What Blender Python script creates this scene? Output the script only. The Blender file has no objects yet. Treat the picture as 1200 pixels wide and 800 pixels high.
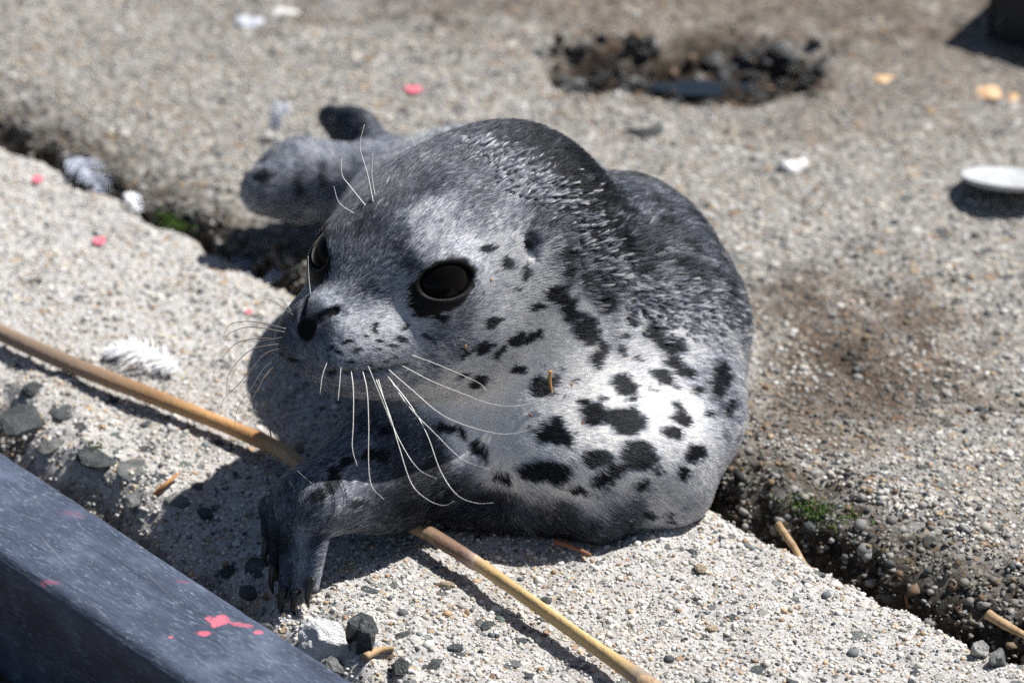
import bpy, math, random, os
import numpy as np
from mathutils import Vector, Matrix
from mathutils.kdtree import KDTree

R = math.radians
SC = bpy.context.scene
rng = np.random.default_rng(7)
random.seed(7)

# ------------------------------------------------------------------ camera, sky, sun, exposure
F_PX = 4410.0                      # focal length in photo pixels (photo is 1200 x 800)
PITCH = R(31.0)
CAM = np.array([0.0, -1.7816, 1.1998])
FWD = np.array([0.0, math.cos(PITCH), -math.sin(PITCH)])
UPV = np.array([0.0, math.sin(PITCH), math.cos(PITCH)])

cam_data = bpy.data.cameras.new('camera')
cam = bpy.data.objects.new('camera', cam_data)
SC.collection.objects.link(cam)
cam.location = CAM
cam.rotation_euler = (R(90) - PITCH, 0, 0)
cam_data.sensor_width = 36.0
cam_data.lens = 36.0 * F_PX / 1200.0
cam_data.clip_start = 0.05
cam_data.clip_end = 500
cam_data.dof.use_dof = True
cam_data.dof.focus_distance = 2.07
cam_data.dof.aperture_fstop = 6.0
SC.camera = cam

SUN_DIR = Vector((0.60, 0.28, 1.0)).normalized()     # towards the sun
world = bpy.data.worlds.new('World'); SC.world = world; world.use_nodes = True
_nt = world.node_tree
_sky = _nt.nodes.new('ShaderNodeTexSky'); _sky.sky_type = 'NISHITA'; _sky.sun_disc = False
_sky.sun_elevation = math.asin(SUN_DIR.z)
_sky.sun_rotation = math.atan2(SUN_DIR.x, SUN_DIR.y)
_nt.links.new(_sky.outputs[0], _nt.nodes['Background'].inputs[0])
_nt.nodes['Background'].inputs[1].default_value = 0.05
sun_data = bpy.data.lights.new('sun', 'SUN'); sun_data.energy = 5.0; sun_data.angle = R(0.53)
sun_data.color = (1.0, 0.975, 0.94)
sun = bpy.data.objects.new('sun', sun_data); SC.collection.objects.link(sun)
sun.location = (2, 1, 4)
sun.rotation_euler = SUN_DIR.to_track_quat('Z', 'Y').to_euler()
SC.view_settings.view_transform = 'Standard'; SC.view_settings.look = 'None'
SC.view_settings.exposure = 0.55; SC.view_settings.gamma = 1.0
SC.cycles.use_denoising = False; SC.cycles.sample_clamp_indirect = 5.0; SC.cycles.max_bounces = 16; SC.cycles.glossy_bounces = 8; SC.cycles.diffuse_bounces = 6; SC.cycles.transmission_bounces = 14
SC.cycles.transparent_max_bounces = 8

# ------------------------------------------------------------------ small helpers
def project(p):
    p = np.asarray(p, float); r = p - CAM
    zc = r @ FWD
    return np.stack([600 + F_PX * r[..., 0] / zc, 400 - F_PX * (r @ UPV) / zc], -1)

def ray(px, py):
    d = FWD + np.array([(px - 600) / F_PX, 0, 0]) + UPV * ((400 - py) / F_PX)
    return d

def ground_pt(px, py, z=0.0):
    """the point at height z that the photo pixel shows"""
    d = ray(px, py)
    return CAM + d * ((z - CAM[2]) / d[2])

def at_depth(px, py, depth):
    return CAM + ray(px, py) * depth

def link(o, parent=None):
    SC.collection.objects.link(o)
    if parent is not None:
        o.parent = parent
    return o

def mesh_obj(name, verts, faces, mat, parent=None, smooth=True):
    me = bpy.data.meshes.new(name)
    verts = np.asarray(verts, np.float32); faces = np.asarray(faces)
    me.vertices.add(len(verts)); me.vertices.foreach_set('co', verts.ravel())
    k = faces.shape[1]
    me.loops.add(faces.size); me.loops.foreach_set('vertex_index', faces.astype(np.int32).ravel())
    me.polygons.add(len(faces))
    me.polygons.foreach_set('loop_start', np.arange(0, faces.size, k, dtype=np.int32))
    me.update(calc_edges=True)
    me.validate()
    if smooth:
        me.polygons.foreach_set('use_smooth', np.ones(len(me.polygons), bool))
    if mat is not None:
        me.materials.append(mat)
    return link(bpy.data.objects.new(name, me), parent)

def color_attr(me, cols, name='col'):
    a = me.attributes.new(name, 'FLOAT_COLOR', 'POINT')
    c = np.ones((len(cols), 4), np.float32); c[:, :3] = cols
    a.data.foreach_set('color', c.ravel())

def tag(o, label=None, cat=None, group=None, kind=None):
    for k, v in (('label', label), ('category', cat), ('group', group), ('kind', kind)):
        if v: o[k] = v
    return o

def smoothstep(a, b, x):
    t = np.clip((x - a) / (b - a), 0, 1); return t * t * (3 - 2 * t)

# value noise in numpy (for colour fields and relief)
_perm = np.random.default_rng(3).random((64, 64, 64)).astype(np.float32)
def vnoise(p):
    p = np.asarray(p, np.float32); i = np.floor(p).astype(int); f = p - i; f = f * f * (3 - 2 * f)
    i &= 63; j = (i + 1) & 63
    def g(a, b, c): return _perm[a, b, c]
    x0, y0, z0 = i[..., 0], i[..., 1], i[..., 2]; x1, y1, z1 = j[..., 0], j[..., 1], j[..., 2]
    fx, fy, fz = f[..., 0], f[..., 1], f[..., 2]
    a = g(x0, y0, z0) * (1 - fx) + g(x1, y0, z0) * fx
    b = g(x0, y1, z0) * (1 - fx) + g(x1, y1, z0) * fx
    c = g(x0, y0, z1) * (1 - fx) + g(x1, y0, z1) * fx
    d = g(x0, y1, z1) * (1 - fx) + g(x1, y1, z1) * fx
    a = a * (1 - fy) + b * fy; c = c * (1 - fy) + d * fy
    return a * (1 - fz) + c * fz
def fbm(p, oct=4):
    s = 0; a = .5; t = 0; p = np.asarray(p, np.float32)
    for k in range(oct):
        s = s + a * vnoise(p + 11.7 * k); t += a; a *= .5; p = p * 2.03
    return s / t

def ramp_attr_mat(name, rough=.6, scale=.8, bump=None, spec=.3):
    m = bpy.data.materials.new(name); m.use_nodes = True; nt = m.node_tree
    bs = nt.nodes['Principled BSDF']; at = nt.nodes.new('ShaderNodeAttribute'); at.attribute_name = 'col'
    nt.links.new(at.outputs['Color'], bs.inputs['Base Color'])
    bs.inputs['Roughness'].default_value = rough; bs.inputs['Specular IOR Level'].default_value = spec
    if bump:
        nz = nt.nodes.new('ShaderNodeTexNoise'); nz.inputs['Scale'].default_value = bump[0]; nz.inputs['Detail'].default_value = 4
        tc = nt.nodes.new('ShaderNodeTexCoord'); nt.links.new(tc.outputs['Object'], nz.inputs['Vector'])
        bp = nt.nodes.new('ShaderNodeBump'); bp.inputs['Strength'].default_value = bump[1]; bp.inputs['Distance'].default_value = bump[2]
        nt.links.new(nz.outputs[0], bp.inputs['Height']); nt.links.new(bp.outputs[0], bs.inputs['Normal'])
    return m

# ---- tapered hairs and other thin rods
def tube(pts, rads, n=5, cap=True):
    pts = np.asarray(pts, float); m = len(pts); V = []; F = []
    t = np.gradient(pts, axis=0); t /= np.linalg.norm(t, axis=1, keepdims=True) + 1e-12
    a = np.cross(t[0], (.3, .2, .9)); a /= np.linalg.norm(a)
    for i in range(m):
        a = a - (a @ t[i]) * t[i]; a /= np.linalg.norm(a); b = np.cross(t[i], a)
        for k in range(n):
            w = 2 * math.pi * k / n; V.append(pts[i] + rads[i] * (a * math.cos(w) + b * math.sin(w)))
    for i in range(m - 1):
        for k in range(n):
            F.append((i * n + k, i * n + (k + 1) % n, (i + 1) * n + (k + 1) % n, (i + 1) * n + k))
    if cap:
        V += [pts[0], pts[-1]]; c0, c1 = len(V) - 2, len(V) - 1
        for k in range(n):
            F.append((c0, (k + 1) % n, k, k)); F.append((c1, (m - 1) * n + k, (m - 1) * n + (k + 1) % n, (m - 1) * n + (k + 1) % n))
    return np.array(V), F
def poly_obj(name, V, F, mat, parent=None, smooth=True):
    me = bpy.data.meshes.new(name)
    F = [tuple(dict.fromkeys(f)) for f in F]
    me.from_pydata([tuple(v) for v in V], [], F); me.update()
    if smooth: me.polygons.foreach_set('use_smooth', np.ones(len(me.polygons), bool))
    if mat: me.materials.append(mat)
    return link(bpy.data.objects.new(name, me), parent)
def spline(P, n):
    P = np.asarray(P, float); P = np.concatenate([[2 * P[0] - P[1]], P, [2 * P[-1] - P[-2]]])
    out = []; m = len(P) - 3
    for s in np.linspace(0, m - 1e-6, n):
        i = int(s); t = s - i; a, b, c, d = P[i:i + 4]
        out.append(.5 * (2 * b + (c - a) * t + (2 * a - 5 * b + 4 * c - d) * t * t + (3 * b - a - 3 * c + d) * t ** 3))
    return np.array(out)

def simple_mat(name, col, rough=.5, spec=.5, trans=0, noise=None):
    m = bpy.data.materials.new(name); m.use_nodes = True; nt = m.node_tree; b = nt.nodes['Principled BSDF']
    b.inputs['Base Color'].default_value = (*col, 1); b.inputs['Roughness'].default_value = rough
    b.inputs['Specular IOR Level'].default_value = spec
    if noise:                      # (scale, second colour)
        nz = nt.nodes.new('ShaderNodeTexNoise'); nz.inputs['Scale'].default_value = noise[0]; nz.inputs['Detail'].default_value = 5
        tc = nt.nodes.new('ShaderNodeTexCoord'); nt.links.new(tc.outputs['Object'], nz.inputs['Vector'])
        rp = nt.nodes.new('ShaderNodeValToRGB'); rp.color_ramp.elements[0].position = .38; rp.color_ramp.elements[1].position = .62
        rp.color_ramp.elements[0].color = (*col, 1); rp.color_ramp.elements[1].color = (*noise[1], 1)
        nt.links.new(nz.outputs[0], rp.inputs[0]); nt.links.new(rp.outputs[0], b.inputs['Base Color'])
        bp = nt.nodes.new('ShaderNodeBump'); bp.inputs['Strength'].default_value = .4; bp.inputs['Distance'].default_value = .3 / noise[0]
        nt.links.new(nz.outputs[0], bp.inputs['Height']); nt.links.new(bp.outputs[0], b.inputs['Normal'])
    return m
def refine(P, T, L):
    """split the edges that are longer than the wanted local length; stays crack-free"""
    E = np.sort(np.concatenate([T[:, [0, 1]], T[:, [1, 2]], T[:, [2, 0]]]), 1)
    U, inv = np.unique(E, axis=0, return_inverse=True); inv = inv.reshape(3, -1).T
    mid = (P[U[:, 0]] + P[U[:, 1]]) / 2
    ln = np.linalg.norm(P[U[:, 0]] - P[U[:, 1]], axis=1)
    f = ln > L(mid)
    nid = -np.ones(len(U), np.int64); nid[f] = len(P) + np.arange(f.sum())
    M = nid[inv]; out = []
    code = (M >= 0) @ np.array([1, 2, 4])
    out.append(T[code == 0])
    for r in range(3):
        t = np.roll(T, -r, 1); m = np.roll(M, -r, 1); cr = (m >= 0) @ np.array([1, 2, 4])
        s = cr == 1
        a, b, c = t[s].T; ab = m[s, 0]
        out += [np.stack([a, ab, c], 1), np.stack([ab, b, c], 1)]
        s = cr == 3
        a, b, c = t[s].T; ab, bc = m[s, 0], m[s, 1]
        out += [np.stack([ab, b, bc], 1), np.stack([a, ab, bc], 1), np.stack([a, bc, c], 1)]
    s = code == 7
    a, b, c = T[s].T; ab, bc, ca = M[s].T
    out += [np.stack(x, 1) for x in ((a, ab, ca), (ab, b, bc), (ca, bc, c), (ab, bc, ca))]
    return np.concatenate([P, mid[f]]), np.concatenate(out)

# ------------------------------------------------------------------ the ground: two concrete slabs, the crack between them, dirt below
UD = np.array([.7297, -.6837]); UD /= np.linalg.norm(UD)      # along the crack
VD = np.array([-UD[1], UD[0]])                             # across it, away from the viewer
def uv_of(p): return p[..., :2] @ UD, p[..., :2] @ VD
def xy_of(u, v): return np.asarray(u)[..., None] * UD + np.asarray(v)[..., None] * VD
def n1(u, f, seed=0.):                                     # 1-D noise, -.5 .. .5
    u = np.asarray(u, float); q = np.zeros(u.shape + (3,)); q[..., 0] = u * f + 50; q[..., 1] = seed * 3.7 + 5; q[..., 2] = 1.3
    return fbm(q, 4) - .5
def crack_near(u): return .108 + .008 * (1 - smoothstep(-.5, -.2, u)) - .006 * smoothstep(-.2, .25, u) + .022 * n1(u, 28, 1) + .010 * n1(u, 110, 2)
def crack_far(u): return .133 + .024 * n1(u, 22, 3) + .012 * n1(u, 90, 4)
def slab_rim(u): return np.clip(-.158 - .16 * (u + .025), -.166, -.100) + .055 * n1(u, 16, 5) + .030 * n1(u, 60, 6)
PIT_C = ground_pt(800, 82)[:2]
def slab_relief(x, y):
    q = np.stack([x, y, 0 * x], -1)
    return (fbm(q * 14, 3) - .5) * .006 + (fbm(q * 70 + 3, 3) - .5) * .0030 + (fbm(q * 260 + 9, 2) - .5) * .0013
def pit(x, y):
    q = np.stack([x, y, 0 * x], -1)
    e = np.sqrt(((x - PIT_C[0]) / .120) ** 2 + ((y - PIT_C[1]) / .056) ** 2) + (fbm(q * 26, 4) - .5) * 1.0
    return -.019 * (1 - smoothstep(.45, 1.05, e)) + (1 - smoothstep(.5, 1.1, e)) * (fbm(q * 90, 3) - .5) * .018
def near_z(u, v):
    xy = xy_of(u, v); z = slab_relief(xy[..., 0], xy[..., 1])
    q = np.stack([xy[..., 0], xy[..., 1], 0 * u], -1)
    a = crack_near(u) - v                                  # distance in from the crack
    z = z - .0055 * (1 - smoothstep(0, .016, a)) - .085 * (1 - smoothstep(-.010, .002, a))
    b = v - slab_rim(u)                                    # distance in from the broken rim
    rough = (1 - smoothstep(.0, .07, b))
    z = z + rough * ((fbm(q * 48 + 20, 4) - .55) * .030) - .045 * (1 - smoothstep(-.035, .018, b))
    return z
def far_surface_z(x, y): return slab_relief(x, y) + pit(x, y) + .003

def grid_mesh(name, X, Y, Z, mat):
    n, m = X.shape
    V = np.stack([X, Y, Z], -1).reshape(-1, 3)
    i = np.arange(n * m).reshape(n, m)
    F = np.stack([i[:-1, :-1], i[1:, :-1], i[1:, 1:], i[:-1, 1:]], -1).reshape(-1, 4)
    return mesh_obj(name, V, F, mat)

# ---- concrete with exposed aggregate
GRAINS = [(.00, (.66, .64, .60)), (.16, (.46, .42, .36)), (.28, (.60, .55, .46)), (.38, (.30, .29, .27)), (.47, (.50, .36, .22)), (.53, (.38, .36, .34)),
          (.63, (.12, .13, .135)), (.70, (.54, .50, .44)), (.79, (.20, .22, .215)), (.85, (.62, .60, .58)), (.92, (.36, .24, .15)), (.96, (.07, .075, .08))]
def concrete(name, cement=(.47, .455, .43), stain_col=(.12, .085, .06), tone=1.0, dirt_z=(-.022, -.008), blotch=.25, stains=(), sizes=((760, .36, 1.0), (330, .44, .62), (150, .40, .26))):
    m = bpy.data.materials.new(name); m.use_nodes = True; nt = m.node_tree; L = nt.links.new
    def nd(t, **kw):
        n = nt.nodes.new(t)
        for k, v in kw.items(): setattr(n, k, v)
        return n
    def mathn(op, a, b=None, c=None):
        n = nd('ShaderNodeMath', operation=op)
        for i, x in enumerate((a, b, c)):
            if x is None: continue
            if isinstance(x, (int, float)): n.inputs[i].default_value = x
            else: L(x, n.inputs[i])
        return n.outputs[0]
    def mix(f, a, b, mode='MIX'):
        n = nd('ShaderNodeMix', data_type='RGBA', blend_type=mode)
        if isinstance(f, (int, float)): n.inputs['Factor'].default_value = f
        else: L(f, n.inputs['Factor'])
        for s, x in (('A', a), ('B', b)):
            i = [k for k in n.inputs if k.name == s and k.type == 'RGBA'][0]
            if isinstance(x, tuple): i.default_value = (*x, 1)
            else: L(x, i)
        return [k for k in n.outputs if k.type == 'RGBA'][0]
    def ramp(v, a, b):
        n = nd('ShaderNodeMapRange', interpolation_type='SMOOTHSTEP'); L(v, n.inputs[0])
        n.inputs[1].default_value = a; n.inputs[2].default_value = b; return n.outputs[0]
    tc = nd('ShaderNodeTexCoord'); co = tc.outputs['Object']
    def noise(scale, det=4, rough=.55):
        n = nd('ShaderNodeTexNoise'); n.inputs['Scale'].default_value = scale; n.inputs['Detail'].default_value = det
        n.inputs['Roughness'].default_value = rough; L(co, n.inputs['Vector']); return n.outputs[0]
    wn = nd('ShaderNodeTexNoise'); wn.inputs['Scale'].default_value = 320; L(co, wn.inputs['Vector'])
    vm = nd('ShaderNodeVectorMath', operation='MULTIPLY_ADD'); L(wn.outputs['Color'], vm.inputs[0]); vm.inputs[1].default_value = (.0022,) * 3; L(co, vm.inputs[2])
    def vor(scale, src):
        n = nd('ShaderNodeTexVoronoi'); n.inputs['Scale'].default_value = scale; L(src, n.inputs['Vector']); return n
    def palette(colour):
        sp = nd('ShaderNodeSeparateColor'); L(colour, sp.inputs[0])
        r = nd('ShaderNodeValToRGB'); r.color_ramp.interpolation = 'CONSTANT'; e = r.color_ramp.elements
        while len(e) < len(GRAINS): e.new(.5)
        for k, (p, c) in enumerate(GRAINS): e[k].position = p; e[k].color = (*c, 1)
        L(sp.outputs[0], r.inputs[0]); return r.outputs[0], sp.outputs[1], sp.outputs[2]
    col = mix(ramp(noise(35, 6, .65), .3, .7), tuple(c * .80 for c in cement), cement)
    # sand, grains, pebbles
    h = None
    for scale, thr, share in sizes:
        v = vor(scale, vm.outputs[0]); pc, g, b = palette(v.outputs['Color'])
        inside = mathn('SUBTRACT', 1, ramp(v.outputs['Distance'], thr * .75, thr))
        some = mathn('LESS_THAN', g, share)
        k = mathn('MULTIPLY', inside, some)
        col = mix(mathn('MULTIPLY', k, .9), col, pc)
        hh = mathn('MULTIPLY', k, 260.0 / scale)
        h = hh if h is None else mathn('MAXIMUM', h, hh)
    for bs_, amt in ((170, blotch), (70, blotch * .6)):
        col = mix(mathn('MULTIPLY', ramp(noise(bs_, 3, .6), .42, .62), amt), col, mix(1.0, col, (.42, .40, .38), 'MULTIPLY'))
    # weather: pale dust and broad dark patches
    big = ramp(noise(5, 5, .6), .42, .68)
    col = mix(mathn('MULTIPLY', big, .35), col, mix(1.0, col, (.62, .58, .52), 'MULTIPLY'))
    for (sx, sy, rx, ry, rot, amt) in stains:
        mp = nd('ShaderNodeMapping', vector_type='TEXTURE'); mp.inputs['Location'].default_value = (sx, sy, 0); mp.inputs['Rotation'].default_value = (0, 0, rot)
        mp.inputs['Scale'].default_value = (rx, ry, 1); L(co, mp.inputs['Vector'])
        sx_ = nd('ShaderNodeSeparateXYZ'); L(mp.outputs[0], sx_.inputs[0])
        d = mathn('SQRT', mathn('ADD', mathn('MULTIPLY', sx_.outputs[0], sx_.outputs[0]), mathn('MULTIPLY', sx_.outputs[1], sx_.outputs[1])))
        d = mathn('ADD', d, mathn('MULTIPLY', mathn('SUBTRACT', noise(24, 6, .72), .5), 3.2))
        s = mathn('MULTIPLY', mathn('SUBTRACT', 1, ramp(d, .35, 1.15)), amt)
        col = mix(s, col, mix(1.0, col, stain_col, 'MULTIPLY'))
    # dirt and lichen deep in the crack walls
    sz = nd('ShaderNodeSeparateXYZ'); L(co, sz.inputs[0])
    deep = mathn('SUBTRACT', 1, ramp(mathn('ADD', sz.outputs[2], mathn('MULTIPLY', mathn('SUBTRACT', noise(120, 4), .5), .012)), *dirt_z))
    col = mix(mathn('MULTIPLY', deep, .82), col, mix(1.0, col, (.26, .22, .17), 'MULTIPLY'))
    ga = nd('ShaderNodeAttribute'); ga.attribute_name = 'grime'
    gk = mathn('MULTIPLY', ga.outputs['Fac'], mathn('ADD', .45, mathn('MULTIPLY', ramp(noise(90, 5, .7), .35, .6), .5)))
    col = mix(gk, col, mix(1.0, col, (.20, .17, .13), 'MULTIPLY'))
    if tone != 1.0: col = mix(1.0, col, (tone, tone, tone), 'MULTIPLY')
    bs = nt.nodes['Principled BSDF']; L(col, bs.inputs['Base Color']); bs.inputs['Roughness'].default_value = .82; bs.inputs['Specular IOR Level'].default_value = .3
    bp = nd('ShaderNodeBump'); bp.inputs['Strength'].default_value = .9; bp.inputs['Distance'].default_value = .0011
    L(mathn('ADD', h, mathn('MULTIPLY', noise(1400, 3), .35)), bp.inputs['Height']); L(bp.outputs[0], bs.inputs['Normal'])
    return m

_st = ground_pt(985, 390); _st2 = ground_pt(1000, 470); _st3 = ground_pt(860, 40); _st4 = ground_pt(1040, 120); _st5 = ground_pt(1000, 520)
STAINS = ((_st[0], _st[1], .085, .075, 0, .95), (_st2[0], _st2[1], .11, .07, .5, .85), (_st3[0], _st3[1] + .04, .34, .08, 0, .75), (_st4[0], _st4[1] + .03, .2, .10, .2, .45), (PIT_C[0], PIT_C[1], .12, .056, 0, .95), (PIT_C[0], PIT_C[1], .10, .046, 0, .9))
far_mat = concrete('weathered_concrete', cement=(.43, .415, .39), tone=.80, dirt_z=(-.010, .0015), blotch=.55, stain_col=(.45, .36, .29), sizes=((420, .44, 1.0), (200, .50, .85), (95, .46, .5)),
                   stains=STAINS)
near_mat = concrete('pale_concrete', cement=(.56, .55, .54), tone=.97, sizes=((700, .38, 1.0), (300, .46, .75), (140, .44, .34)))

def spaced(lo, hi, fine_lo, fine_hi, step, grow=1.12):
    a = list(np.arange(fine_lo, fine_hi + 1e-9, step)); s = step
    while a[-1] < hi: s *= grow; a.append(min(a[-1] + s, hi))
    s = step
    while a[0] > lo: s *= grow; a.insert(0, max(a[0] - s, lo))
    return np.array(a)
# near slab
us = spaced(-7, 7, -.55, .42, .0022); vs = np.arange(-.205, .126, .0022)
U, V = np.meshgrid(us, vs, indexing='ij'); XY = xy_of(U, V)
near_slab = grid_mesh('near_slab', XY[..., 0], XY[..., 1], near_z(U, V), near_mat); near_slab['kind'] = 'structure'
# far slab: its broken face in the crack first, then its top
us = spaced(-7, 7, -.85, .48, .0032)
tr = np.concatenate([np.linspace(0, 1, 34)]); ext = spaced(.004, 9, .004, .9, .0042, 1.09)
rows = []
e0 = crack_far(us)
for t in tr:                                               # face: from the bottom up, rounding over at the top
    z = -.085 + .085 * math.sin(t * math.pi / 2) ** .8
    back = .004 + (.020 + .014 * smoothstep(-.1, .1, us)) * (t ** 2.2)
    rows.append((e0 - .018 + back, np.full_like(us, z)))
vt = rows[-1][0]
for d in ext: rows.append((vt + d + .0005, np.zeros_like(us)))
VV = np.stack([r[0] for r in rows], 1); ZZ = np.stack([r[1] for r in rows], 1)
UU = np.repeat(us[:, None], VV.shape[1], 1)
XY = xy_of(UU, VV); q3 = np.stack([XY[..., 0], XY[..., 1], ZZ], -1)
top = smoothstep(-.012, .0, ZZ)
ZZ = ZZ + top * far_surface_z(XY[..., 0], XY[..., 1])
lip = np.exp(-((VV - vt[:, None]) / .022) ** 2) * top      # crumbled lip
ZZ = ZZ + lip * ((fbm(q3 * 60 + 4, 3) - .62) * .016)
bulge = (1 - top * .9) * (fbm(q3 * 75 + 8, 4) - .5) * .030
XY = XY + bulge[..., None] * VD
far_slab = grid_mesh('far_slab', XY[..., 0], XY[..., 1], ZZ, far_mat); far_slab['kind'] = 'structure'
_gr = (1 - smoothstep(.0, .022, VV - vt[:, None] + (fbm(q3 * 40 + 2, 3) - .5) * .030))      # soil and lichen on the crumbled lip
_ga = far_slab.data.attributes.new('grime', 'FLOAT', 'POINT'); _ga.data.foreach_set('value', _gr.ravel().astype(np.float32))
# earth under everything
dirt = simple_mat('damp_earth', (.045, .036, .028), .9, .2, noise=(140, (.10, .08, .06)))
gx = spaced(-40, 40, -.7, .7, .012, 1.35)
GX, GY = np.meshgrid(gx, gx, indexing='ij')
earth_z = lambda x, y: -.050 + (fbm(np.stack([x, y, 0 * x], -1) * 30, 3) - .5) * .02
ground = grid_mesh('ground', GX, GY, earth_z(GX, GY), dirt); ground['kind'] = 'structure'

# ---- loose and bedded grains as real geometry
def icosa(sub=0):
    t = (1 + 5 ** .5) / 2
    v = np.array([(-1, t, 0), (1, t, 0), (-1, -t, 0), (1, -t, 0), (0, -1, t), (0, 1, t), (0, -1, -t), (0, 1, -t), (t, 0, -1), (t, 0, 1), (-t, 0, -1), (-t, 0, 1)], float)
    v /= np.linalg.norm(v[0])
    f = np.array([(0, 11, 5), (0, 5, 1), (0, 1, 7), (0, 7, 10), (0, 10, 11), (1, 5, 9), (5, 11, 4), (11, 10, 2), (10, 7, 6), (7, 1, 8), (3, 9, 4), (3, 4, 2), (3, 2, 6), (3, 6, 8), (3, 8, 9), (4, 9, 5), (2, 4, 11), (6, 2, 10), (8, 6, 7), (9, 8, 1)])
    for _ in range(sub):
        v, f = refine(v, f, lambda m: np.zeros(len(m))); v = v / np.linalg.norm(v, axis=1, keepdims=True)
    return v, f
PAL = np.array([c for _, c in GRAINS]); PW = np.array([.28, .09, .16, .07, .06, .07, .06, .10, .05, .16, .05, .05]); PW /= PW.sum()
def rand_rot(n, g):
    q = g.normal(size=(n, 4)); q /= np.linalg.norm(q, axis=1, keepdims=True); w, x, y, z = q.T
    return np.stack([np.stack([1 - 2 * (y * y + z * z), 2 * (x * y - z * w), 2 * (x * z + y * w)], 1),
                     np.stack([2 * (x * y + z * w), 1 - 2 * (x * x + z * z), 2 * (y * z - x * w)], 1),
                     np.stack([2 * (x * z - y * w), 2 * (y * z + x * w), 1 - 2 * (x * x + y * y)], 1)], 1)
grain_mat = ramp_attr_mat('grain', .75, bump=(700, .3, .0004), spec=.3)
def grain_field(name, P, size, parent, seed, pale=1.0, stains=None):
    g = np.random.default_rng(seed); n = len(P); v, f = icosa()
    sc = size[:, None] * g.uniform(.6, 1.15, (n, 3))
    vv = v[None] * (1 + g.normal(0, .12, (n, 12, 1)))
    vv = np.einsum('nij,nkj->nki', rand_rot(n, g), vv * sc[:, None]); vv[..., 2] *= .75
    vv = vv + P[:, None]
    ff = f[None] + 12 * np.arange(n)[:, None, None]
    o = mesh_obj(name, vv.reshape(-1, 3), ff.reshape(-1, 3), grain_mat, parent)
    c = PAL[g.choice(len(PAL), n, p=PW)] * g.uniform(.8, 1.15, (n, 1)) * pale
    if stains is not None:                                # the grains share the slab's stains
        k = np.ones(n); q = np.concatenate([P[:, :2], 0 * P[:, :1]], 1); nz = (fbm(q * 24, 5) - .5) * 3.0
        for (sx, sy, rx, ry, rot, amt) in stains: k = k * (1 - .62 * amt * (1 - smoothstep(.35, 1.15, np.hypot((P[:, 0] - sx) / rx, (P[:, 1] - sy) / ry) + nz)))
        c = c * k[:, None] * np.where(k < .8, 1, 1)[:, None]
    color_attr(o.data, np.repeat(np.clip(c, 0, .8), 12, 0)); o['kind'] = 'stuff'
    return o
g_ = np.random.default_rng(11)
n = 42000
uu = g_.uniform(-.62, .42, n); vv_ = g_.uniform(-.175, .110, n)
ok = (vv_ < crack_near(uu) + .001) & (vv_ > slab_rim(uu) - .025)
uu, vv_ = uu[ok], vv_[ok]
sz = np.exp(g_.normal(math.log(.0009), .42, len(uu))).clip(.0005, .0036)
P = np.concatenate([xy_of(uu, vv_), (near_z(uu, vv_) + sz * .12)[:, None]], 1)
grain_field('aggregate', P, sz, near_slab, 12)
n = 40000
uu = g_.uniform(-.75, .48, n); vv_ = .150 + np.abs(g_.normal(0, .24, n)); pxy = xy_of(uu, vv_)
ok = vv_ > crack_far(uu) + .034
uu, vv_, pxy = uu[ok], vv_[ok], pxy[ok]
sz = np.exp(g_.normal(math.log(.00115), .42, len(uu))).clip(.0005, .0036)
P = np.concatenate([pxy, (far_surface_z(pxy[:, 0], pxy[:, 1]) + sz * .05)[:, None]], 1)
grain_field('aggregate', P, sz, far_slab, 13, .78, STAINS)
# soiled grains on the crumbled lip and face of the far slab
_rows = np.arange(12, 34 + 9); _cols = np.nonzero((us > -.75) & (us < .46))[0]
_a = g_.choice(_cols, 9000); _b = g_.choice(_rows, 9000)
P = np.stack([XY[_a, _b, 0], XY[_a, _b, 1], ZZ[_a, _b]], 1) + g_.normal(0, .0012, (9000, 3)) * [1, 1, .3]
sz = np.exp(g_.normal(math.log(.0013), .5, 9000)).clip(.0006, .005)
grain_field('soiled_aggregate', P, sz, far_slab, 15, .36)
# grit and crumbs in the crack and in the trench by the timber
n = 5000
uu = g_.uniform(-.8, .45, n); a = g_.random(n)
vv_ = np.where(a < .6, g_.uniform(.095, .145, n), g_.uniform(-.20, -.125, n)); pxy = xy_of(uu, vv_)
sz = np.exp(g_.normal(math.log(.0022), .5, n)).clip(.0008, .007)
P = np.concatenate([pxy, (earth_z(pxy[:, 0], pxy[:, 1]) + sz * .2)[:, None]], 1)
grain_field('grit', P, sz, ground, 14, .55)

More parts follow.
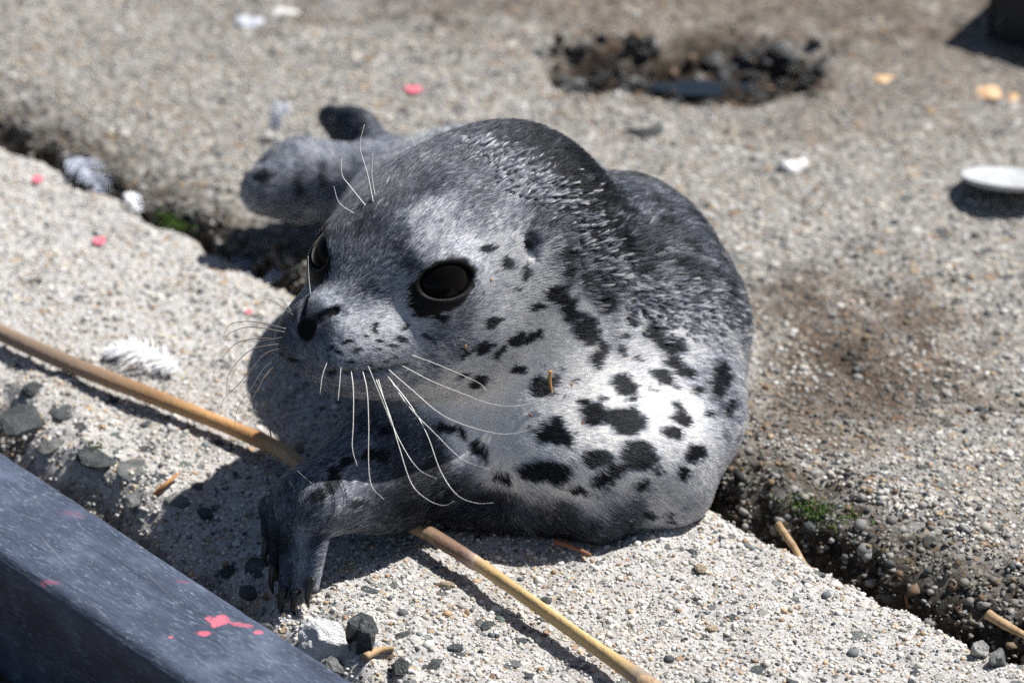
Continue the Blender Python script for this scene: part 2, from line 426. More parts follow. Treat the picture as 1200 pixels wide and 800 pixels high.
# ---- stones one can pick out
STONE_COL = {'slate': (.060, .068, .070), 'dark': (.055, .06, .062), 'grey': (.15, .155, .15), 'pale': (.46, .45, .42), 'white': (.95, .94, .92), 'brown': (.20, .13, .08), 'tan': (.40, .32, .22), 'green': (.13, .16, .14)}
def stone_mat(name, c, rough=.75):
    m = bpy.data.materials.new(name); m.use_nodes = True; nt = m.node_tree; b = nt.nodes['Principled BSDF']; L = nt.links.new
    geo = nt.nodes.new('ShaderNodeNewGeometry')
    def nz(sc, det): n = nt.nodes.new('ShaderNodeTexNoise'); n.inputs['Scale'].default_value = sc; n.inputs['Detail'].default_value = det; n.inputs['Roughness'].default_value = .65; L(geo.outputs['Position'], n.inputs['Vector']); return n.outputs[0]
    a, f = nz(140, 4), nz(900, 3)
    r = nt.nodes.new('ShaderNodeValToRGB'); e = r.color_ramp.elements; e[0].position = .35; e[1].position = .68; e[0].color = (*[x * .6 for x in c], 1); e[1].color = (*[min(.8, x * 1.5 + .015) for x in c], 1); L(a, r.inputs[0])
    r2 = nt.nodes.new('ShaderNodeMapRange'); r2.inputs[1].default_value = .58; r2.inputs[2].default_value = .68; r2.inputs[4].default_value = .55; L(f, r2.inputs[0])
    mx = nt.nodes.new('ShaderNodeMix'); mx.data_type = 'RGBA'; L(r2.outputs[0], mx.inputs['Factor']); i = [k for k in mx.inputs if k.type == 'RGBA']; L(r.outputs[0], i[0]); i[1].default_value = (.42, .41, .39, 1)
    L([k for k in mx.outputs if k.type == 'RGBA'][0], b.inputs['Base Color']); b.inputs['Roughness'].default_value = rough; b.inputs['Specular IOR Level'].default_value = .35
    ad = nt.nodes.new('ShaderNodeMath'); L(a, ad.inputs[0]); L(f, ad.inputs[1]); bp = nt.nodes.new('ShaderNodeBump'); bp.inputs['Strength'].default_value = 1.0; bp.inputs['Distance'].default_value = .0022; L(ad.outputs[0], bp.inputs['Height']); L(bp.outputs[0], b.inputs['Normal'])
    return m
STONE_MAT = {k: stone_mat('stone_' + k, c) for k, c in STONE_COL.items()}
STONE_MAT['wet'] = stone_mat('stone_wet', (.018, .017, .016), .42)
_sv, _sf = icosa(1); _sv2, _sf2 = icosa(3)
def stone_mesh(seed, big=False):
    g = np.random.default_rng(seed); v, f = (_sv2, _sf2) if big else (_sv, _sf)
    k = (fbm(v * 1.3 + seed * 3.1, 3) - .5) * .8 + 1
    v = v * k[:, None]
    for _ in range(11):                                   # broken facets
        d = g.normal(size=3); d /= np.linalg.norm(d); h = g.uniform(.50, .82); s = v @ d
        v = v - np.maximum(s - h, 0)[:, None] * d
    if big: v = v * (1 + (fbm(v * 4 + seed, 4) - .5) * .30)[:, None]
    return v, f
STONE_CACHE = {}
def stone(kind, pos, size, rot, parent, name='stone', variant=None, big=False):
    variant = random.randrange(9) if variant is None else variant
    key = (kind, variant, big)
    if key not in STONE_CACHE:
        v, f = stone_mesh(variant, big)
        me = bpy.data.meshes.new('stone'); me.from_pydata(v.tolist(), [], f.tolist()); me.update(); me.materials.append(STONE_MAT[kind])
        STONE_CACHE[key] = me
    o = link(bpy.data.objects.new(name, STONE_CACHE[key]), parent)
    o.location = pos; o.scale = size; o.rotation_euler = (0, 0, rot)
    return o
def px_size(p): return ((np.asarray(p) - CAM) @ FWD) / F_PX
# bedded in the near slab: photo pixel, width px, height px, kind
BEDDED = [(28,492,60,40,'slate'),(70,482,34,22,'slate'),(112,536,46,26,'slate'),(150,548,36,30,'grey'),(92,500,26,16,'dark'),(135,510,22,14,'green'),(172,526,24,16,'dark'),(60,520,30,20,'grey'),
 (188,560,26,18,'slate'),(205,585,30,20,'grey'),(228,570,22,14,'slate'),(240,600,26,16,'dark'),(215,545,18,12,'green'),(160,585,30,20,'grey'),(300,666,40,24,'dark'),(268,668,22,18,'dark'),(292,692,24,14,'slate'),
 (432,690,22,10,'slate'),(470,745,34,14,'dark'),(505,780,44,18,'slate'),(536,768,22,13,'dark'),(455,768,18,12,'brown'),(600,778,26,10,'grey'),(735,663,26,9,'slate'),(708,682,18,8,'grey'),(855,722,40,12,'slate'),
 (1005,744,40,14,'grey'),(890,785,30,12,'slate'),(860,705,16,9,'slate'),(825,745,20,9,'dark'),(958,672,16,8,'grey'),(780,640,16,8,'grey'),(930,700,14,8,'grey'),(640,725,12,8,'tan'),(575,730,12,8,'dark'),(690,760,16,8,'grey'),
 (745,790,18,9,'tan'),(1070,790,26,10,'slate'),(650,700,11,7,'tan'),(985,700,14,8,'tan'),(545,718,12,8,'brown'),(480,715,14,8,'grey'),(620,792,14,8,'dark'),(575,792,12,8,'brown'),(815,700,12,7,'dark'),(770,730,14,7,'grey'),
 (255,520,24,12,'slate'),(235,385,26,12,'slate'),(90,350,24,12,'grey'),(40,330,26,12,'slate'),(200,410,20,10,'slate'),(180,350,20,9,'grey'),(20,430,24,14,'dark'),(265,430,18,10,'grey'),(125,470,22,12,'slate'),(40,455,28,16,'dark')]
def on_near(px, py):
    p = ground_pt(px, py)
    for _ in range(4):
        u, v = uv_of(p); p = ground_pt(px, py, float(near_z(np.array([u]), np.array([v]))[0]))
    return p
def on_far(px, py):
    p = ground_pt(px, py)
    for _ in range(4): p = ground_pt(px, py, float(far_surface_z(np.array([p[0]]), np.array([p[1]]))[0]))
    return p
for i, (x, y, w, h, k) in enumerate(BEDDED):
    p = on_near(x, y); s = px_size(p); rim = 1 - smoothstep(.0, .06, uv_of(p)[1] - slab_rim(uv_of(p)[0]))
    zz = .0016 + .0032 * float(rim)
    stone(k, p + np.array([0, 0, -.0008]), (w * s * .55, h * s / .54 * .55, zz), random.uniform(-.3, .3), near_slab)
g2 = np.random.default_rng(21); kinds = list(STONE_COL); kp = np.array([.24, .14, .2, .12, .05, .08, .11, .06]); kp /= kp.sum()
for i in range(110):                                       # the smaller ones between them
    u = g2.uniform(-.34, .36); v = g2.uniform(-.15, .098)
    if v < slab_rim(np.array(u)) - .01 or v > crack_near(np.array(u)) - .004: continue
    r = g2.uniform(.0028, .0058); xy = xy_of(u, v); z = float(near_z(np.array([u]), np.array([v]))[0])
    stone(kinds[g2.choice(len(kinds), p=kp)], (xy[0], xy[1], z - .0004), (r, r * g2.uniform(.6, 1), r * .5), g2.uniform(0, 6), near_slab)
for i in range(60):                                        # stones showing in the face and lip of the far slab
    u = g2.uniform(-.1, .36); t = g2.random(); zf = -.045 * t
    v = crack_far(np.array(u)) + .010 + (.012 if t < .25 else 0); r = g2.uniform(.004, .010); xy = xy_of(u, v)
    stone(['slate', 'dark', 'dark', 'brown', 'grey', 'slate', 'green'][i % 7], (xy[0], xy[1], zf - .001), (r, r * .8, r * .75), g2.uniform(0, 6), far_slab)
for i in range(26):                                        # rubble lying in the crack
    u = g2.uniform(-.15, .36); v = g2.uniform(.102, .138); r = g2.uniform(.006, .014); xy = xy_of(u, v)
    z = float(earth_z(np.array([xy[0]]), np.array([xy[1]]))[0])
    stone(['slate', 'dark', 'grey', 'brown'][i % 4], (xy[0], xy[1], z + r * .5), (r, r * .85, r * .75), g2.uniform(0, 6), ground)
for i in range(22):                                        # and in the trench beside the timber
    u = g2.uniform(-.22, .22); v = g2.uniform(-.19, -.13); r = g2.uniform(.006, .013); xy = xy_of(u, v)
    z = max(float(earth_z(np.array([xy[0]]), np.array([xy[1]]))[0]), float(near_z(np.array([u]), np.array([max(v, -.2)]))[0]))
    stone(['slate', 'dark', 'grey', 'brown'][i % 4], (xy[0], xy[1], z + r * .35), (r, r * .85, r * .7), g2.uniform(0, 6), ground)
# the wet pit: dark shells and pebbles round a little pool
for i in range(130):
    a = g2.uniform(0, 6.28); rr = math.sqrt(g2.uniform(.02, .95)); x = PIT_C[0] + .104 * rr * math.cos(a); y = PIT_C[1] + .046 * rr * math.sin(a)
    if g2.random() < .5: y = PIT_C[1] + .018 + g2.uniform(-.02, .022)
    r = g2.uniform(.003, .009); z = float(far_surface_z(np.array([x]), np.array([y]))[0])
    stone(['wet', 'wet', 'wet', 'brown', 'wet', 'dark', 'wet', 'grey', 'wet'][i % 9], (x, y, z + r * .3), (r, r * .8, r * .75), a, far_slab, name='pebble')
water_mat = simple_mat('pool_water', (.01, .015, .02), .03, .5)
_wc = ground_pt(822, 103, -.013)
wv = [(_wc[0] + .036 * math.cos(t) * (1 + .1 * math.sin(3 * t)), _wc[1] + .012 * math.sin(t), -.0130) for t in np.linspace(0, 2 * math.pi, 48, endpoint=False)]
water = poly_obj('water', [tuple(_wc)] + wv, [(0, 1 + i, 1 + (i + 1) % 48) for i in range(48)], water_mat); water['kind'] = 'structure'
# ------------------------------------------------------------------ the seal's shape: a smooth blend of rounded masses
PN = at_depth(360, 380, 2.05)                       # tip of the nose
# the body is laid out in a frame that leans 8 degrees back from upright about the point where the chest rests
LEAN = R(8.0)
OM = np.array([[1, 0, 0], [0, math.cos(LEAN), -math.sin(LEAN)], [0, math.sin(LEAN), math.cos(LEAN)]])   # rows: the leaning axes
OC = np.array([.0584, -.0003, 0.0])
def O(x, y, z): return tuple(OC + (np.array([x, y, z]) - OC) @ OM)
YAW = R(42)
HB = np.array([math.sin(YAW), math.cos(YAW), 0.0]) @ OM   # towards the back of the head
HL = np.array([math.cos(YAW), -math.sin(YAW), 0.0]) @ OM  # the seal's left
HU = np.array([0, 0, 1.0]) @ OM
HM = np.stack([HB, HL, HU])                          # world -> head rows
def H(b, l, z): return PN + b * HB + l * HL + z * HU
def to_head(p): return (p - PN) @ HM.T.astype(p.dtype)

def sd_ell(p, c, r, M=None):
    q = p - np.asarray(c, np.float32)
    if M is not None: q = q @ np.asarray(M, np.float32).T
    r = np.asarray(r, np.float32)
    a = q / r; k0 = np.sqrt((a * a).sum(-1)) + 1e-9
    a = a / r; k1 = np.sqrt((a * a).sum(-1)) + 1e-9
    return k0 * (k0 - 1) / k1
def sd_cone(p, a, b, ra, rb, flat=None):
    a = np.asarray(a, np.float32); b = np.asarray(b, np.float32)
    ba = b - a; pa = p - a
    t = np.clip((pa @ ba) / (ba @ ba), 0, 1)
    q = pa - t[..., None] * ba
    if flat is not None:          # flat = (axis, factor): squash along an axis
        ax, k = np.asarray(flat[0], np.float32), flat[1]
        ax = ax / np.linalg.norm(ax)
        q = q + (q @ ax)[..., None] * ax * (k - 1)
        return (np.sqrt((q * q).sum(-1)) - (ra + (rb - ra) * t)) / math.sqrt(k)
    return np.sqrt((q * q).sum(-1)) - (ra + (rb - ra) * t)
def smin(a, b, k):
    h = np.clip(.5 + .5 * (b - a) / k, 0, 1)
    return b + (a - b) * h - k * h * (1 - h)
def smax(a, b, k): return -smin(-a, -b, k)

HMT = HM
def frame(n, up=(0, 0, 1)):
    n = np.asarray(n, float); n = n / np.linalg.norm(n)
    t = np.cross(up, n); t /= np.linalg.norm(t); b = np.cross(n, t)
    return np.stack([t, b, n])
def hdir(b, l, z):
    v = b * HB + l * HL + z * HU; return v / np.linalg.norm(v)

EYES = []; EARS = []; NOSTRILS = []; LIPS = []
EYE_R = .0184

def sdf_base(p):
    h = to_head(p).astype(np.float32)
    # ---- head
    d = sd_ell(h, (.122, 0, .008), (.078, .060, .062))
    d = smin(d, sd_ell(h, (.165, .004, .004), (.055, .058, .062)), .03)
    d = smin(d, sd_ell(h, (.080, 0, .014), (.050, .041, .039)), .03)
    for s in (1, -1):
        d = smin(d, sd_ell(h, (.088, .030 * s, -.018), (.050, .024, .032)), .025)
    d = smin(d, sd_cone(h, (.075, 0, .002), (.018, 0, -.005), .034, .019), .018)
    d = smin(d, sd_ell(h, (.064, 0, -.039), (.052, .036, .017)), .02)
    for s in (1, -1):
        d = smin(d, sd_ell(h, (.029, .0170 * s, -.018), (.032, .0205, .0200)), .014)
        d = smin(d, sd_cone(h, (.034, .0165 * s, -.018), (.092, .027 * s, -.019), .0195, .029), .014)
    # ---- neck and throat
    d = smin(d, sd_cone(p, H(.135, 0, -.004), O(.055, .125, .098), .056, .072), .022)
    d = smin(d, sd_cone(p, H(.128, 0, -.016), O(.042, .098, .068), .042, .052), .020)
    # ---- chest pouch resting on the ground, shoulders, trunk
    d = smin(d, sd_ell(p, O(.042, .070, .042), (.092, .090, .048), OM), .060)
    t = sd_ell(p, O(.054, .125, .072), (.080, .078, .074), OM)
    t = smin(t, sd_cone(p, O(.047, .150, .070), O(.004, .27, .062), .078, .062), .04)
    t = smin(t, sd_ell(p, (-.022, .205, .066), (.092, .120, .066)), .03)
    t = smin(t, sd_ell(p, (.035, .110, .050), (.090, .100, .052)), .03)
    t = smin(t, sd_cone(p, O(.008, .27, .060), K(455, 225, 2.43), .062, .034), .04)
    d = smin(d, t, .006)
    # ---- front flipper beside the stalk: arm, then hand
    arm = sd_cone(p, K(540, 498, 2.19), K(455, 548, 2.132), .038, .031)
    arm = smin(arm, sd_cone(p, K(455, 548, 2.132), K(366, 588, 2.084), .031, .0215), .025)
    d = smin(d, arm, .03)
    for (a0, a1, a2, r0, r1, r2) in FINGERS:
        fg = smin(sd_cone(p, a0, a1, r0, r1), sd_cone(p, a1, a2, r1, r2), .004)
        d = smin(d, fg, .0020)
    # ---- front flipper folded under the chest
    fl = sd_cone(p, O(.096, .075, .050), O(.090, .026, .022), .034, .024)
    fl = smin(fl, sd_cone(p, O(.090, .024, .018), O(.050, .000, .013), .020, .014), .015)
    fl = smin(fl, sd_cone(p, O(.050, .000, .013), O(-.030, .008, .012), .014, .011), .012)
    d = smin(d, fl, .012)
    # ---- hind flippers
    for (a, b, ra, rb, ax, k) in HIND:
        d = smin(d, sd_cone(p, a, b, ra, rb, (ax, k)), .012)
    return d

def sdf(p):
    p = np.asarray(p, np.float32)
    sh = p.shape[:-1]; p = p.reshape(-1, 3)
    d = sdf_base(p)
    for e in EYES:        # lids round the eyeball
        d = smin(d, sd_ell(p, e['c'], (.0200, .0200, .0200)), .012)
        d = smax(d, -sd_ell(p, e['c'] + e['n'] * .0165, (.0158, .0092, .0105), e['M']), .003)
    for a, b in NOSTRILS:
        d = smax(d, -sd_cone(p, a, b, .0023, .0025), .0020)
    for a, b, ra, rb in HGROOVE:
        d = smax(d, -sd_cone(p, a, b, ra, rb), .008)
    for a, b in LIPS:
        d = smax(d, -sd_cone(p, a, b, .0014, .0014), .0030)
    for a in EARS:
        d = smax(d, -sd_ell(p, a, (.0044, .0044, .007)), .003)
    d = smax(d, -sd_cone(p, H(-.006, 0, -.012), H(-.004, 0, -.036), .0010, .0014), .004)   # philtrum
    return d.reshape(sh)

def march_many(pts, f, t0=1.85):
    d = np.array([ray(x, y) for x, y in pts]); t = np.full(len(d), t0)
    for _ in range(70):
        v = f((CAM + d * t[:, None]).astype(np.float32)); t += np.clip(v, -.05, .05) * .85
        if np.abs(v).max() < 2e-5: break
    return CAM + d * t[:, None]
def march(px, py, f, t0=1.8):
    """where the line of sight of a photo pixel meets the shape"""
    return march_many([(px, py)], f, t0)[0]

def K(px, py, depth): return tuple(at_depth(px, py, depth))
_tips = [(315, 640), (323, 672), (334, 698), (349, 702), (366, 688)]
FINGERS = []
_kn = [(318, 584), (328, 578), (342, 575), (359, 578), (380, 587)]
for i, ((tx, ty), (kx, ky)) in enumerate(zip(_tips, _kn)):
    g = ground_pt(tx, ty, .004); dep = (g - CAM) @ FWD
    k = at_depth(kx, ky + 10, 2.068 + .007 * (4 - i) + (.010 if i == 4 else 0))
    t = at_depth(tx, ty, min(dep, 2.077 + .006 * (4 - i)))
    base = at_depth(394 + 4 * i, 570 + 6 * i, 2.092 + .005 * (4 - i))
    FINGERS.append((tuple(base), tuple(k), tuple(t), .0095, .0062, .0036))
HIND = [
    (K(455, 222, 2.430), K(350, 212, 2.420), .033, .027, (0, 1, .2), 1.2),
    (K(352, 212, 2.420), K(312, 224, 2.405), .0255, .0165, (0, 1, 0), 1.2),
    (K(356, 196, 2.430), K(322, 199, 2.430), .016, .0085, (0, 1, 0), 1.2),
    (K(446, 196, 2.440), K(418, 158, 2.460), .0175, .0155, (0.5, 1, 0), 1.7),
    (K(418, 158, 2.460), K(390, 140, 2.470), .0155, .0095, (0.5, 1, 0), 1.7),
    (K(455, 200, 2.450), K(482, 182, 2.480), .016, .010, (0, 1, 0), 1.3),
]
HGROOVE = [(K(300, 206, 2.385), K(331, 224, 2.378), .0035, .0055), (K(345, 185, 2.390), K(352, 236, 2.380), .0012, .0016), (K(370, 178, 2.390), K(378, 240, 2.380), .0012, .0018), (K(398, 176, 2.390), K(404, 238, 2.380), .0012, .0018), (K(382, 150, 2.435), K(432, 186, 2.415), .0016, .0022)]


def mirror(p):
    h = (p - PN) @ HM.T; h[1] *= -1; return H(*h)
def _bgrad(p):
    e = 1e-3; p = np.asarray(p, np.float32)
    g = np.array([sdf_base((p + e * np.eye(3, dtype=np.float32)[k])[None])[0] - sdf_base((p - e * np.eye(3, dtype=np.float32)[k])[None])[0] for k in range(3)])
    return g / np.linalg.norm(g)
_surf = march(521, 329, sdf_base)
_n = _bgrad(_surf)
_ear = march(619, 291, sdf_base)
_ns = march_many([(359, 394), (363, 385), (370, 376), (380, 369), (393, 363)], sdf_base)
_lp = march_many([(352, 428), (372, 433), (395, 436), (420, 437), (448, 434), (478, 427)], sdf_base)
for _s in (1, -1):
    _p = _surf if _s == 1 else march(380, 294, sdf_base)
    _nn = _n if _s == 1 else _bgrad(_p)
    EYES.append(dict(s=_s, n=_nn, surf=_p, c=_p - _nn * (.0110 if _s == 1 else .0125), M=frame(_nn)))
    EARS.append(_ear if _s == 1 else mirror(_ear))
    _l = _lp if _s == 1 else np.array([mirror(q) for q in _lp]); LIPS += list(zip(_l[:-1], _l[1:]))
    _q = _ns if _s == 1 else np.array([mirror(q) for q in _ns]); NOSTRILS += list(zip(_q[:-1], _q[1:]))

def surface_nets(lo, hi, h):
    n = np.ceil((np.asarray(hi) - lo) / h).astype(int) + 1
    ax = [lo[i] + h * np.arange(n[i]) for i in range(3)]
    D = np.empty(n, np.float32)
    for i in range(0, n[0], 16):
        g = np.stack(np.meshgrid(ax[0][i:i + 16], ax[1], ax[2], indexing='ij'), -1).astype(np.float32)
        D[i:i + 16] = sdf(g)
    S = D < 0
    c = np.zeros(n - 1, np.int8)
    for dx in (0, 1):
        for dy in (0, 1):
            for dz in (0, 1):
                c += S[dx:n[0] - 1 + dx, dy:n[1] - 1 + dy, dz:n[2] - 1 + dz]
    act = (c > 0) & (c < 8)
    idx = -np.ones(n - 1, np.int64); A = np.argwhere(act); idx[act] = np.arange(len(A))
    # vertex = mean of edge crossings
    acc = np.zeros((len(A), 3)); cnt = np.zeros(len(A))
    corners = [(dx, dy, dz) for dx in (0, 1) for dy in (0, 1) for dz in (0, 1)]
    V = {c: D[A[:, 0] + c[0], A[:, 1] + c[1], A[:, 2] + c[2]] for c in corners}
    for a in corners:
        for k in range(3):
            if a[k] == 0:
                b = list(a); b[k] = 1; b = tuple(b)
                m = (V[a] < 0) != (V[b] < 0)
                t = np.where(m, V[a] / (V[a] - V[b] + 1e-12), 0)
                pos = np.array(a, float)[None] + 0 * t[:, None]; pos[:, k] = t
                acc += pos * m[:, None]; cnt += m
    P = np.asarray(lo) + h * (A + acc / cnt[:, None])
    Q = []
    for k in range(3):
        i, j = [(1, 2), (2, 0), (0, 1)][k]
        sl0 = [slice(1, n[m] - 1) for m in range(3)]; sl1 = list(sl0)
        sl0[k] = slice(0, n[k] - 1); sl1[k] = slice(1, n[k])
        a = S[tuple(sl0)]; b = S[tuple(sl1)]
        off = np.array([1, 1, 1]); off[k] = 0
        for flip in (False, True):
            e = np.argwhere((a & ~b) if not flip else (~a & b)) + off
            if not len(e): continue
            def cell(di, dj):
                q = e.copy(); q[:, i] -= di; q[:, j] -= dj; return idx[q[:, 0], q[:, 1], q[:, 2]]
            q = np.stack([cell(1, 1), cell(0, 1), cell(0, 0), cell(1, 0)], 1)
            Q.append(q if not flip else q[:, ::-1])
    return P, np.concatenate(Q)

def grad(p, e=6e-4):
    g = np.empty_like(p)
    for k in range(3):
        o = np.zeros(3, p.dtype); o[k] = e
        g[:, k] = (sdf(p + o) - sdf(p - o)) / (2 * e)
    return g
def project_sdf(p, it=2):
    p = p.astype(np.float32)
    for _ in range(it):
        g = grad(p); d = sdf(p)
        p = p - np.clip(d, -.004, .004)[:, None] * g / np.maximum((g * g).sum(1, keepdims=True), .15)
    return p

def want(p):
    h = to_head(p.astype(np.float64))
    L = np.full(len(p), .0042)
    L[(p[:, 1] < .2)] = .0030
    L[(h[:, 0] < .16) & (p[:, 2] > .08)] = .0024
    L[(h[:, 0] < .035)] = np.minimum(L[(h[:, 0] < .035)], .0016)
    for e in EYES:
        L[np.linalg.norm(p - e['surf'], axis=1) < .024] = .0015
    L[(p[:, 0] < -.07) & (p[:, 1] < .0) & (p[:, 2] < .09)] = .002
    return L
BODY_LO, BODY_HI = np.array([-.30, -.15, -.028]), np.array([.19, .50, .28])
bP, bQ = surface_nets(BODY_LO, BODY_HI, .004)
bT = np.concatenate([bQ[:, [0, 1, 2]], bQ[:, [0, 2, 3]]])
bP = project_sdf(bP, 2)
for _k in range(2):
    bP, bT = refine(bP, bT, want); bP = project_sdf(bP, 1)
print('seal verts', len(bP), 'tris', len(bT))
# keep the largest connected piece only is not needed: the blend is one mass
bN = grad(bP); bN /= np.linalg.norm(bN, axis=1, keepdims=True) + 1e-9
# ------------------------------------------------------------------ the seal's coat: colour, fur, eyes, whiskers, claws
# control points on the coat: photo pixel, lightness, fur length (mm), lift, tip lightness (None = as root)
COAT = [
 (480,220,.09,6,.12,.24),(560,185,.11,7,.16,.34),(520,165,.10,7,.2,.32),(600,172,.06,9,.35,.20),(640,185,.025,10,.38,.06),(655,205,.025,10,.35,.06),(620,168,.025,10,.35,.06),(675,192,.025,10,.35,.06),(702,228,.025,10,.35,.06),(712,270,.025,10,.35,.06),(655,232,.04,9,.3,.08),(690,250,.025,11,.38,.06),(640,255,.10,8,.2,.2),
 (699,300,.03,11,.35,.08),(715,335,.20,12,.35,.5),(600,215,.20,7,.16,.50),(560,230,.16,6,.12,.4),(640,260,.10,8,.25,.3),(660,300,.16,7,.2,.3),
 (540,262,.36,5,.1,.5),(590,258,.40,5,.12,.55),(498,268,.50,4,.1,None),(545,288,.58,4,.08,None),(440,250,.11,5,.1,.22),(430,330,.32,4,.1,.45),(470,300,.12,4,.1,.26),
 (400,260,.10,5,.1,.2),(478,352,.72,4,.08,None),(452,382,.74,3.2,.08,None),(418,400,.70,3,.08,None),(425,365,.60,3,.08,None),(470,405,.70,3,.08,None),(410,425,.55,2.4,.08,None),(405,335,.34,4,.1,.45),(395,348,.42,3,.08,None),
 (560,352,.50,4,.1,None),(572,392,.68,4,.1,None),(520,415,.42,4,.1,None),(482,428,.48,4,.08,None),(540,385,.46,4,.1,None),(620,330,.86,6,.1,None),(585,300,.70,5,.1,None),(540,440,.74,4,.06,None),
 (600,370,.84,5,.1,None),(650,400,.96,4.5,.05,None),(700,445,.97,4.5,.05,None),(690,345,.92,4.5,.05,None),(780,470,.88,4.5,.05,None),(720,520,.96,4.5,.05,None),
 (620,470,.98,4.5,.05,None),(600,530,.97,4.5,.05,None),(545,485,.95,4.5,.05,None),(520,455,.88,4.5,.06,None),(660,560,.97,4.5,.05,None),
 (845,420,.50,7,.12,.7),(820,392,.62,7,.12,.8),(760,345,.36,9,.2,.65),(770,378,.85,6,.1,.9),(790,398,.80,6,.1,.9),(740,360,.75,6,.1,.9),(800,520,.84,4.5,.05,None),(852,455,.34,7,.15,.5),
 (855,345,.08,12,.4,.35),(800,335,.08,12,.4,.35),(880,360,.12,12,.4,.5),(750,300,.05,12,.4,.2),
 (780,260,.12,8,.28,.24),(740,220,.12,8,.30,.24),(840,300,.12,8,.30,.26),(720,195,.13,8,.3,.24),(860,290,.13,8,.3,.26),
 (345,402,.30,1.2,.1,None),(335,418,.33,1.4,.1,None),(358,368,.22,1.0,.1,None),(376,374,.10,.6,.1,None),(350,424,.36,1.6,.1,None),(388,384,.28,1.5,.1,None),
 (385,428,.40,2,.1,None),(430,440,.42,3,.1,None),(375,348,.42,2,.1,None),(352,380,.12,1.0,.1,None),
 (430,522,.30,4,.08,None),(400,565,.28,4,.08,None),(345,585,.24,3.5,.08,None),(360,640,.36,2.5,.06,None),(325,640,.08,2.5,.08,None),(480,530,.13,4,.08,None),(505,560,.06,4,.08,None),(455,498,.20,4,.08,None),(520,585,.06,4,.08,None),  # inner arm and chest underside darkened: deep shade put into the coat lightness
 (650,612,.09,5,.1,None),(560,595,.08,5,.1,None),(740,612,.14,5,.1,None),(792,590,.7,6,.1,None),(820,540,.8,4.5,.05,None),
 (350,200,.38,4,.08,.45),(330,240,.38,4,.08,None),(398,150,.14,5,.12,None),(420,210,.42,5,.1,None),(300,225,.36,4,.08,None),(372,180,.34,4,.1,None),(385,235,.34,4,.1,None),
]
SPOTS = [ (735,205,12,6,10),(760,232,10,5,0),(790,225,8,4,15),(810,250,10,5,25),(775,262,14,5,-5),(735,250,11,5,5),(830,275,9,5,35),(800,288,13,5,10),(760,292,11,5,0),(845,305,8,5,45),(725,228,8,4,0),(820,318,12,5,15),(785,312,9,4,5),(862,330,7,7,40),
 (310,208,7,11,40),(352,218,3,18,10),(380,205,3,16,-5),(405,222,4,14,0),
 # photo pixel, half axes in pixels, turn in degrees
 (605,432,9,6,0),(626,392,11,7,-10),(604,397,10,7,-25),(586,411,9,6,-40),(648,343,13,10,20),(664,354,10,12,0),(664,370,10,9,0),(682,386,13,16,0),(700,398,6,14,-15),
 (635,452,15,13,0),(728,452,13,11,30),(695,488,16,14,10),(681,473,7,7,0),(731,494,20,13,0),(644,508,16,14,20),(660,513,6,6,0),(639,551,24,15,5),(613,547,9,7,0),
 (698,534,14,11,0),(744,533,22,16,0),(722,548,12,8,0),(708,562,11,7,0),(751,566,12,4,-30),(679,574,14,5,0),(796,485,7,16,-30),(788,508,10,7,-15),
 (814,534,11,9,0),(800,556,8,8,0),(780,609,6,5,0),(784,404,17,11,10),(765,386,11,11,35),(790,429,18,7,40),(776,443,16,7,35),(808,436,7,4,0),(815,457,8,5,20),
 (723,411,10,6,50),(698,420,9,8,40),(611,326,6,6,0),(590,312,7,5,30),(680,328,5,8,0),(575,379,12,4,-10),(564,409,12,5,-15),(571,294,7,4,0),(489,367,10,4,5),
 (468,396,6,4,0),(472,381,5,3,0),(557,447,12,6,-20),(563,529,16,7,45),(524,502,10,8,30),(545,505,9,6,30),(590,560,12,6,20),(740,470,6,4,0),(620,500,4,3,0),
 (392,559,9,16,40),(441,532,13,7,20),(372,581,10,5,-20),(455,505,8,6,10),(420,590,12,5,-10),(410,540,9,5,-20),(660,300,8,9,20),(662,318,7,10,-20),(840,443,12,22,15),
 (852,478,6,14,10),(760,600,9,6,0),(705,355,5,10,-20),(736,372,8,6,35),(725,395,6,4,30),(655,435,3,2,0),(672,445,3,2,0),(760,455,4,2,30),(745,420,5,3,40),(830,480,4,6,0),
 (538,440,6,3,-20),(515,372,8,3,10),(500,395,6,3,0),(545,410,9,3,-10),(600,345,8,3,-10),(628,358,7,4,20),(702,470,3,2,0),(668,540,4,3,0),(770,550,5,4,0),(405,400,3,2,0),(425,396,3,2,0),(445,399,3,2,0),(462,405,3,2,0),(398,412,3,2,0),(419,409,3,2,0),(440,412,3,2,0),(458,418,3,2,0),(410,423,3,2,0),(430,424,3,2,0),(450,428,3,2,0),(388,405,3,2,0),(384,418,3,2,0),(435,385,3,2,0),
]
_cp = march_many([c[:2] for c in COAT], sdf)
_cv = np.array([[c[2], c[3], c[4], c[2] * 1.05 if c[5] is None else c[2] + .6 * (c[5] - c[2])] for c in COAT])
_sp = []
for (x, y, a, b, rot), p in zip(SPOTS, march_many([c[:2] for c in SPOTS], sdf)):
    sc = ((p - CAM) @ FWD) / F_PX
    k = 1.6 if max(a, b) < 4 else 1.18; _sp.append((p, a * sc * k, b * sc * k, R(rot)))

